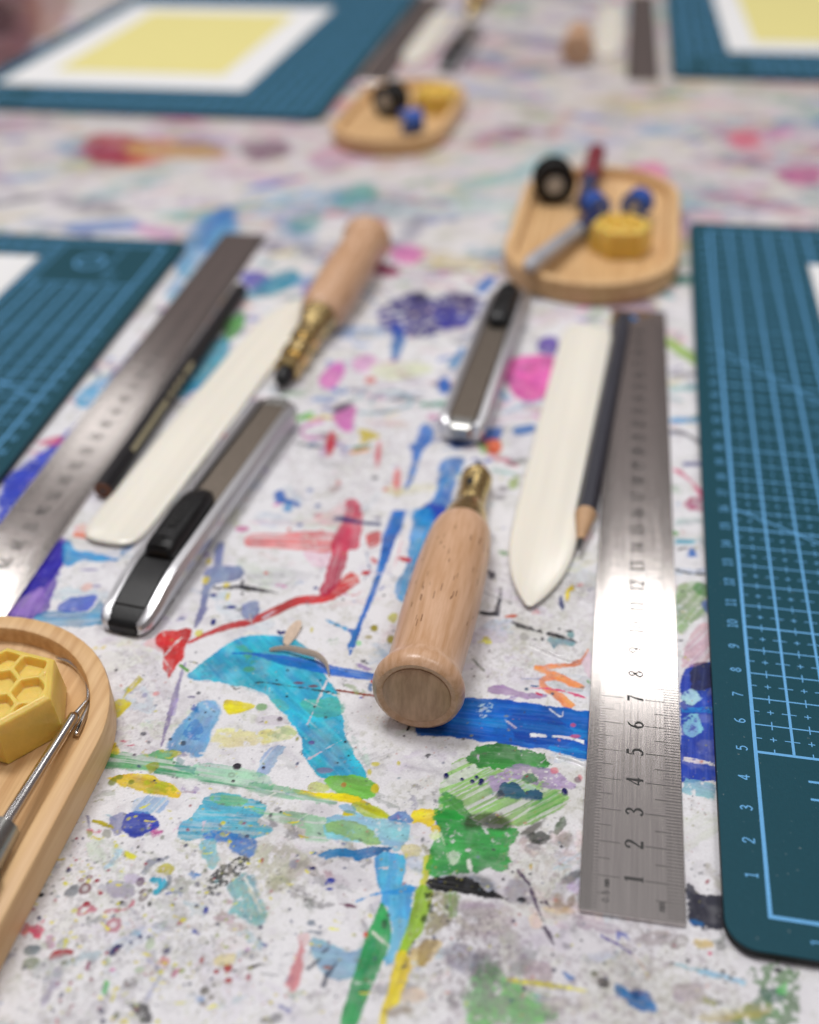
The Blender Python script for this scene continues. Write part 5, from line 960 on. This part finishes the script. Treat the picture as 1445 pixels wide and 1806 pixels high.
for y0, y1 in ((2.4, 6.2), (6.5, 6.9), (7.1, 7.5), (7.7, 8.1), (8.4, 9.4)):
    c0, c1 = hexring(.386, y0, .2), hexring(.386, y1, .2)
    p, q = np.array(c0[0]), np.array(c0[1]); p1, q1 = np.array(c1[0]), np.array(c1[1])
    g.append(([tuple(p + (q - p) * .25), tuple(p + (q - p) * .75), tuple(p1 + (q1 - p1) * .75), tuple(p1 + (q1 - p1) * .25)], [(0, 1, 2, 3)]))
mesh('foil_print', *join(*g), M['gold'], t)

# ------------------------------------------------------------------ awls (local: handle butt at y=0, axis along +Y)
def make_awl(loc, rotz, label, group, tip=False, tilt=-4.0):
    t = thing('awl_handle', label, 'awl', loc, group=group, rot=(math.radians(tilt), 0, rotz))
    pr = [(.90, .10), (1.12, .03), (1.24, .12), (1.3, .32), (1.29, .5), (1.2, .72), (1.1, 1.0), (1.07, 1.3), (1.09, 2.0), (1.14, 3.2), (1.16, 4.6), (1.15, 6.0), (1.1, 7.2), (1.04, 7.9), (.97, 8.25), (.86, 8.47), (.6, 8.55)]
    hd = mesh('handle', *lathe(pr, 48), M['wood'], t, smooth=True, angle=50)
    mesh('butt', *lathe([(.02, -.01), (.6, -.01), (.86, .02), (.95, .06), (.9, .14)], 40), M['wood_end'], t, smooth=True, angle=60)
    r_ = random.Random(3); g = []
    for _ in range(110):
        a = r_.uniform(0, 2 * math.pi); y = r_.uniform(1.6, 7.6); l = r_.uniform(.08, .34); w = r_.uniform(.006, .016)
        rad = np.interp([y, y + l], [p[1] for p in pr], [p[0] for p in pr]) * 1.0008 + .002
        vv = []
        for rr2, yy in ((rad[0], y), (rad[1], y + l)):
            for da in (-w, w): vv.append((rr2 * math.cos(a + da), yy, rr2 * math.sin(a + da)))
        g.append((vv, [(0, 1, 3, 2)]))
    mesh('grain_fleck', *join(*g), M['fleck'], hd)['kind'] = 'stuff'
    mesh('ferrule', *lathe([(.5, 8.3), (.86, 8.42), (.84, 8.6), (.72, 9.3), (.6, 9.75), (.5, 9.82)], 36), M['brass'], t, smooth=True, angle=35)
    if not tip:
        co = mesh('collet', *lathe([(.46, 9.7), (.55, 9.85), (.54, 10.2), (.53, 11.3), (.57, 11.4), (.57, 11.55), (.52, 11.6), (.57, 11.7), (.57, 11.85), (.5, 12.0), (.36, 12.35), (.15, 12.5)], 30), M['brass'], t, smooth=True, angle=35)
        V_, F_ = lathe([(.15, 0), (.15, .01)], 20)
        mesh('cross_hole', [(-.1 + x * .85, 10.75 + z * 1.9, .535 + y) for x, y, z in V_], F_, M['hole'], co)
        mesh('slot', *box(-.05, .05, 11.2, 12.2, .42, .545), M['hole'], co)
    else:
        co = mesh('collet', *lathe([(.5, 9.7), (.66, 9.9), (.68, 10.6), (.52, 10.75), (.55, 11.5), (.66, 11.6), (.64, 12.1), (.5, 12.2), (.54, 12.5), (.6, 12.9), (.44, 13.1)], 30), M['brass'], t, smooth=True, angle=35)
        mesh('tip', *lathe([(.36, 13.0), (.42, 13.3), (.34, 13.7), (.14, 14.0), (.03, 14.1)], 24), M['black'], t, smooth=True, angle=40)
    return t
AWL = 'wooden awl handles laid out with the tools'
awl_r = make_awl((-9.18, 4.45, 1.33), math.radians(-.2), 'beech awl handle with butt to the big blue stripe, hole in its brass collet', AWL)
awl_l = make_awl((-17.55, 35.9, 1.33), math.radians(180 - 3.2), 'beech awl handle with ringed brass collet and black tip', AWL, tip=True, tilt=-3.6)
place(awl_r, 'brown awl handle standing out beside the pale bone folder and dark ruler', AWL, (-9.35, 76.2, 1.33), math.radians(2), rot=(math.radians(-4), 0, math.radians(2)))
place(awl_r, 'brassy awl handle beyond the small dark knife end, by the pale bone folder', AWL, (-20.6, 105.0, 1.33), 0, rot=(math.radians(-4), 0, math.radians(181)))

# ------------------------------------------------------------------ snap-off knives (local: tail at y=0, nose at y=13.4)
def make_knife(loc, rotz, label, group, slider_y=2.65, nose='ferrule'):
    t = thing('utility_knife', label, 'utility knife', loc, rotz, group)
    prof = [(-.86, .1), (-.98, .3), (-1.02, .72), (-.9, .98), (-.66, 1.02), (-.6, .98), (-.6, .8), (.6, .8), (.6, .98), (.66, 1.02), (.9, .98), (1.02, .72), (.98, .3), (.86, .1)]
    S_ = []
    for y, sx, sz in ((.0, .66, .40), (.06, .76, .46), (.18, .87, .52), (.45, .96, .62), (.9, 1.0, .74), (1.5, 1.0, .88), (2.1, 1.0, .97), (2.5, 1, 1), (6, 1, 1), (12.6, 1, 1), (13.0, .95, .93), (13.2, .8, .85)):
        S_.append([(x * sx, y + (.12 * (1 - x * x) if y < .2 else 0), z * sz) for x, z in prof])
    mesh('body', *loft(S_), M['alu'], t, smooth=True, angle=28)
    def slab(rows): return loft([[(-w, y, z0), (w, y, z0), (w, y, z1 - .04), (w - .06, y, z1), (-w + .06, y, z1), (-w, y, z1 - .04)] for y, w, z0, z1 in rows])
    tc_ = mesh('tail_cap', *slab([(-.04, .5, .12, .33), (.05, .56, .12, .42), (.2, .6, .12, .5), (.62, .61, .2, .62), (.66, .61, .2, .67), (1.3, .61, .3, .83), (2.0, .6, .5, .955), (slider_y + .5, .59, .6, .985)]), M['black'], t, smooth=True, angle=25)
    mesh('foot', *loft([[(-.55, .02, z), (0, -.07, z), (.55, .02, z), (.86, .5, z), (.86, 1.9, z), (-.86, 1.9, z), (-.86, .5, z)] for z in (0, .12)]), M['black'], t, bevel=.02)
    mesh('blade_channel', *box(-.5, .6, slider_y + .3, 12.9, .78, .86), M['blade'], t)
    mesh('channel_groove', *box(-.6, -.5, slider_y + .3, 12.9, .76, .815), M['hole'], t)
    y0 = slider_y; rows = []
    for y, w, h in ((0, .42, .22), (.06, .5, .40), (.2, .54, .52), (.6, .56, .56), (2.2, .58, .62), (2.9, .56, .6), (3.3, .5, .52), (3.6, .4, .38), (3.75, .24, .18)):
        zt = .86 + h
        rows.append([(-w, y0 + y, .86), (-w - .01, y0 + y, .86 + h * .5), (-w * .86, y0 + y, zt - .06), (-w * .6, y0 + y, zt), (0, y0 + y, zt + .025), (w * .6, y0 + y, zt), (w * .86, y0 + y, zt - .06), (w + .01, y0 + y, .86 + h * .5), (w, y0 + y, .86)])
    sl_ = mesh('slider', *loft(rows), M['black'], t, smooth=True, angle=50)
    for k in range(4):
        mesh('grip_ridge', *loft([[(-.33, y0 + .14 + .15 * k + d, 1.41 + .012 * k - .02), (0, y0 + .1 + .15 * k + d, 1.475 + .012 * k), (.33, y0 + .14 + .15 * k + d, 1.41 + .012 * k - .02)] + [(.33, y0 + .14 + .15 * k + d, 1.2), (-.33, y0 + .14 + .15 * k + d, 1.2)] for d in (0, .07)]), M['black'], sl_, bevel=.015)
    mesh('lettering', *text('TROJAN', .0, y0 + 1.95, .42, 1.512, -90, thin=.15, adv=.68), M['hole'], sl_)
    mesh('nose', *loft([[(-.5, 12.85, .3), (.5, 12.85, .3), (.5, 12.85, .95), (-.5, 12.85, .95)], [(-.46, 13.3, .35), (.46, 13.3, .35), (.46, 13.3, .9), (-.46, 13.3, .9)], [(-.34, 13.5, .42), (.34, 13.5, .42), (.34, 13.5, .8), (-.34, 13.5, .8)]]), M[nose], t, bevel=.04)
    V_, F_ = lathe([(.17, 0), (.17, .3)], 20)
    mesh('lanyard_hole', [(-.93 + y * .6, 1.25 + x, .6 + z * .8) for x, y, z in V_], F_, M['ferrule'], t)
    return t
KN = 'silver snap-off utility knives'
kn_l = make_knife((-18.93, 6.75, .012), math.radians(-5.2), 'silver utility knife with lettered black slider and black tail cap', KN)
kn_r = make_knife((-9.62, 32.5, .012), math.radians(180 - 2.4), 'silver utility knife, nose to the blue stroke, tail at the bamboo tray with red pen', KN, slider_y=1.2)
kn_l.scale = kn_r.scale = (.94, 1, 1)
place(kn_l, 'dark end of a utility knife beyond the yellow wax on the bamboo tray', KN, (-19.4, 73.0, .012), math.radians(-1))

# ------------------------------------------------------------------ bamboo trays (local origin: centre of the base)
def stadium(r, half, k=28):
    out = []
    for i in range(k + 1): a = math.pi * i / k; out.append((r * math.cos(a), half + r * math.sin(a)))
    for i in range(k + 1): a = math.pi + math.pi * i / k; out.append((r * math.cos(a), -half + r * math.sin(a)))
    return out
def make_tray(loc, rotz, label, group):
    t = thing('bamboo_tray', label, 'tray', loc, rotz, group)
    S_ = [[(x, y, z) for x, y in stadium(r, 4.1)] for r, z in ((4.3, 0), (4.38, .06), (4.4, .15), (4.4, 1.03), (4.37, 1.09), (4.3, 1.12), (3.9, 1.12), (3.85, 1.10), (3.83, 1.06), (3.78, .60), (3.70, .56))]
    mesh('body', *loft(S_), M['bamboo'], t, smooth=True, angle=35)
    return t
TR = 'oval bamboo trays of small tools'
tray = make_tray((-21.62, -2.6, .012), math.radians(.5), 'oval bamboo tray with honeycomb wax block and curved needle', TR)
place(tray, 'oval bamboo tray with yellow wax, grey tool, red pen and two blue bobbins', TR, (-6.05, 40.7, .012), math.radians(-1))
small_tray = place(tray, 'oval bamboo tray beside the wide yellow-panel sheet, black spool on it', TR, (-20.5, 59.6, .012), math.radians(-2))
small_tray.scale = (.88, .88, 1)

# ------------------------------------------------------------------ beeswax blocks (local origin: centre of the base)
def make_wax(loc, rotz, label, group):
    t = thing('beeswax_block', label, 'beeswax', loc, rotz, group)
    s = 1.5; n = 46; idx = {}; V_ = []; F_ = []
    u1 = np.array([1, 0.0]); u2 = np.array([.5, math.sqrt(3) / 2])
    def cell(x, y):
        c = .92; best = []
        q = (math.sqrt(3) / 3 * x - y / 3) / (c / math.sqrt(3)); r = (2 / 3 * y) / (c / math.sqrt(3))
        ds = []
        for dq in range(int(q) - 2, int(q) + 3):
            for dr in range(int(r) - 2, int(r) + 3):
                cx = c * (dq + dr / 2); cyy = c * math.sqrt(3) / 2 * dr
                ds.append((math.hypot(x - cx, y - cyy)))
        ds.sort(); return (ds[1] - ds[0]) / 2
    for i in range(-n, n + 1):
        for j in range(-n, n + 1):
            if abs(i + j) > n: continue
            p = (u1 * i + u2 * j) * s / n
            ed = (n - max(abs(i), abs(j), abs(i + j))) / n * s * .866
            x, y = p
            w = cell(x + .12, y - .08)
            d = sstep(.05, .12, np.array(w)) * sstep(.15, .22, np.array(ed))
            z = 1.42 - .26 * float(d) - .05 * float(1 - sstep(0, .12, np.array(ed)))
            idx[(i, j)] = len(V_); V_.append((x, y, z))
    for (i, j), k in list(idx.items()):
        a_, b_, c_ = idx.get((i + 1, j)), idx.get((i, j + 1)), idx.get((i + 1, j - 1))
        if a_ is not None and b_ is not None: F_.append((k, a_, b_))
        if a_ is not None and c_ is not None: F_.append((k, c_, a_))
    rim = []
    for (i, j) in idx:
        if max(abs(i), abs(j), abs(i + j)) == n: rim.append((math.atan2(V_[idx[(i, j)]][1], V_[idx[(i, j)]][0]), idx[(i, j)]))
    rim = [k for _, k in sorted(rim)]
    prev = rim
    for sc, z in ((1.03, 1.3), (1.05, .8), (1.09, .12), (1.06, 0.0)):
        cur = []
        for k in rim: cur.append(len(V_)); V_.append((V_[k][0] * sc, V_[k][1] * sc, z))
        for q in range(len(rim)):
            w = (q + 1) % len(rim); F_.append((prev[q], prev[w], cur[w], cur[q]))
        prev = cur
    F_.append(tuple(prev[::-1]))
    mesh('block', V_, F_, M['wax'], t, smooth=True, angle=55)
    return t
WX = 'yellow beeswax blocks on the bamboo trays'
wax = make_wax((-20.22, 2.38, .585), math.radians(-7.5), 'yellow beeswax block with honeycomb relief beside the curved needle', WX)
place(wax, 'yellow beeswax block in front of the blue bobbins', WX, (-4.7, 38.0, .585), math.radians(10))
place(wax, 'yellow beeswax block beside the black spool and single blue bobbin', WX, (-18.3, 61.2, .585), math.radians(22))

# ------------------------------------------------------------------ small tools on the near tray
def W3(px, py, h): return up(px, py, h)
t = thing('curved_needle', 'bright steel curved needle lying behind the honeycomb wax', 'needle', (0, 0, 0))
pts = [W3(99, 1160, .68), W3(125, 1169, .68), W3(146, 1188, .68), W3(156, 1212, .68), W3(155, 1245, .68), W3(147, 1266, .68), W3(134, 1297, .7)]
o0_ = pts[0]; t.location = tuple(o0_ * CM)
mesh('shaft', *tube([p - o0_ for p in pts], [.02, .07, .085, .08, .08, .09, .07], 12), M['chrome'], t, smooth=True)
e0, e1 = pts[-1] + (pts[-2] - pts[-1]) * .75, pts[-1] + (pts[-2] - pts[-1]) * .1
mesh('eye', *tube([e0 - o0_ + (0.02, 0, .07), (e0 + e1) / 2 - o0_ + (.02, 0, .075), e1 - o0_ + (.02, 0, .07)], [.012, .03, .012], 8), M['hole'], t, smooth=True)
t = thing('sewing_awl', 'steel sewing awl with nickel ferrule and dark handle on the near tray', 'sewing awl', (0, 0, 0))
p0 = W3(4, 1462, 1.32); p1 = W3(128, 1268, .86); p2 = W3(161, 1226, .82); t.location = tuple(p0 * CM)
ax = (p0 - p1) / np.linalg.norm(p0 - p1)
mesh('shaft', *tube([p0 * 1.0 - p0, (p0 * .5 + p1 * .5) - p0, p1 - p0, p1 * .9 + p2 * .1 - p0, p2 - p0], [.17, .165, .16, .11, .02], 16, 5), M['chrome'], t, smooth=True)
mesh('ferrule', *tube([ax * -.05, ax * .0, ax * .5, ax * 1.15, ax * 1.2], [.2, .44, .47, .5, .5], 28, 0), M['ferrule'], t, smooth=True, angle=40)
mesh('handle', *tube([ax * 1.15, ax * 1.3, ax * 3.2, ax * 4.6, ax * 4.8], [.52, .6, .66, .6, .3], 28, 0), M['black'], t, smooth=True, angle=40)

# ------------------------------------------------------------------ items on the other trays
def make_bobbin(loc, label, group, m, r=.75, h=1.1, rot=(0, 0, 0)):
    t = thing('thread_bobbin', label, 'bobbin', loc, group=group, rot=rot)
    mesh('thread', *lathe([(r * .9, .15), (r * .97, h * .3), (r, h * .5), (r * .97, h * .7), (r * .9, h - .15)], 28), m, t, smooth=True)
    for y in (.0, h - .14):
        mesh('flange', *lathe([(r * .95, y), (r * 1.08, y + .03), (r * 1.08, y + .11), (r * .95, y + .14)], 28), m if m is M['blue'] else M['black'], t, smooth=True, angle=40)
    mesh('core', *lathe([(r * .45, -.04), (r * .45, h + .04)], 20), M['bobbin'], t, smooth=True, angle=40)
    return t
BB = 'thread bobbins on the bamboo trays'
bz = .585
make_bobbin((-8.55, 43.6, bz + 1.2), 'black thread spool with a pale core beside the grey tool and red pen', BB, M['darkthread'], 1.1, 1.5, (0, 0, math.radians(10)))
make_bobbin((-5.95, 41.6, bz + .72), 'blue bobbin nearest the navy grip of the grey tool', BB, M['blue'], .64, 1.0, (0, 0, math.radians(25)))
make_bobbin((-4.15, 41.9, bz + .80), 'blue bobbin behind the yellow wax, away from the grey tool', BB, M['blue'], .72, 1.1, (0, 0, math.radians(-20)))
make_bobbin((-21.5, 58.6, bz + 1.15), 'black spool beside the single blue bobbin', BB, M['darkthread'], 1.05, 1.5, (0, 0, math.radians(-25)))
make_bobbin((-19.6, 55.4, bz + .8), 'single blue bobbin beside a black spool', BB, M['blue'], .75, 1.3, (0, 0, math.radians(-60)))
t = thing('marking_tool', 'grey tool with navy grip lying across the bamboo tray with blue bobbins', 'tool', (-8.75, 33.4, 1.55), group=None, rot=(math.radians(-4), 0, math.radians(-19)))
mesh('barrel', *lathe([(.15, -.9), (.36, -.4), (.42, 0), (.42, 5.6), (.36, 5.7)], 26), M['grey'], t, smooth=True, angle=40)
mesh('grip', *lathe([(.38, 5.65), (.48, 5.75), (.48, 8.6), (.4, 8.7)], 26), M['navy'], t, smooth=True, angle=40)
t = thing('red_pen', 'dark red pen end sticking out behind the black spool and blue bobbins', 'pen', (-6.75, 44.6, 1.25), group=None, rot=(math.radians(3), 0, math.radians(-2)))
mesh('barrel', *lathe([(.3, -2), (.45, -1.8), (.45, 4.2)], 26), M['navy'], t, smooth=True, angle=40)
mesh('cap', *lathe([(.47, 1.4), (.55, 1.5), (.55, 5.6), (.45, 6.0), (.2, 6.1)], 26), M['red'], t, smooth=True, angle=40)

# ------------------------------------------------------------------ wood shavings
def shaving(label, path, width, lift):
    t = thing('wood_shaving', label, 'shaving', (path[0][0], path[0][1], .0), group='pencil shavings on the painted table')
    P_ = catmull(np.array(path), 6); n = len(P_); secs = []
    for i, p in enumerate(P_):
        tt = P_[min(i + 1, n - 1)] - P_[max(i - 1, 0)]; tt[2] = 0; tt /= np.linalg.norm(tt)
        s = i / (n - 1); w = width * math.sin(math.pi * min(1, max(.06, s * .9 + .08))) ** .6
        nn = np.array([-tt[1], tt[0], 0]); q = p - np.array([path[0][0], path[0][1], 0])
        a_, b_ = q + nn * w * .5 * math.cos(lift), q - nn * w * .5 * math.cos(lift)
        a_ = a_ + np.array([0, 0, w * math.sin(lift)])
        secs.append([tuple(a_), tuple(b_), tuple(b_ + np.array([0, 0, .018])), tuple(a_ + np.array([0, 0, .018]))])
    mesh('sliver', *loft(secs), M['shaving'], t, smooth=True, angle=40)
s0, s1 = up(504, 1139), up(531, 1102)
shaving('small diamond-shaped wood shaving at the edge of the cyan paint', [(s0[0], s0[1], .02), ((s0[0] + s1[0]) / 2 - .02, (s0[1] + s1[1]) / 2, .07), (s1[0], s1[1], .14)], .34, .35)
q = [up(*c) for c in ((476, 1149), (505, 1150), (535, 1158), (560, 1166), (576, 1178), (581, 1194))]
shaving('long curled wood shaving across the thin blue stroke', [(c[0], c[1], z) for c, z in zip(q, (.02, .10, .14, .16, .12, .04))], .2, .9)
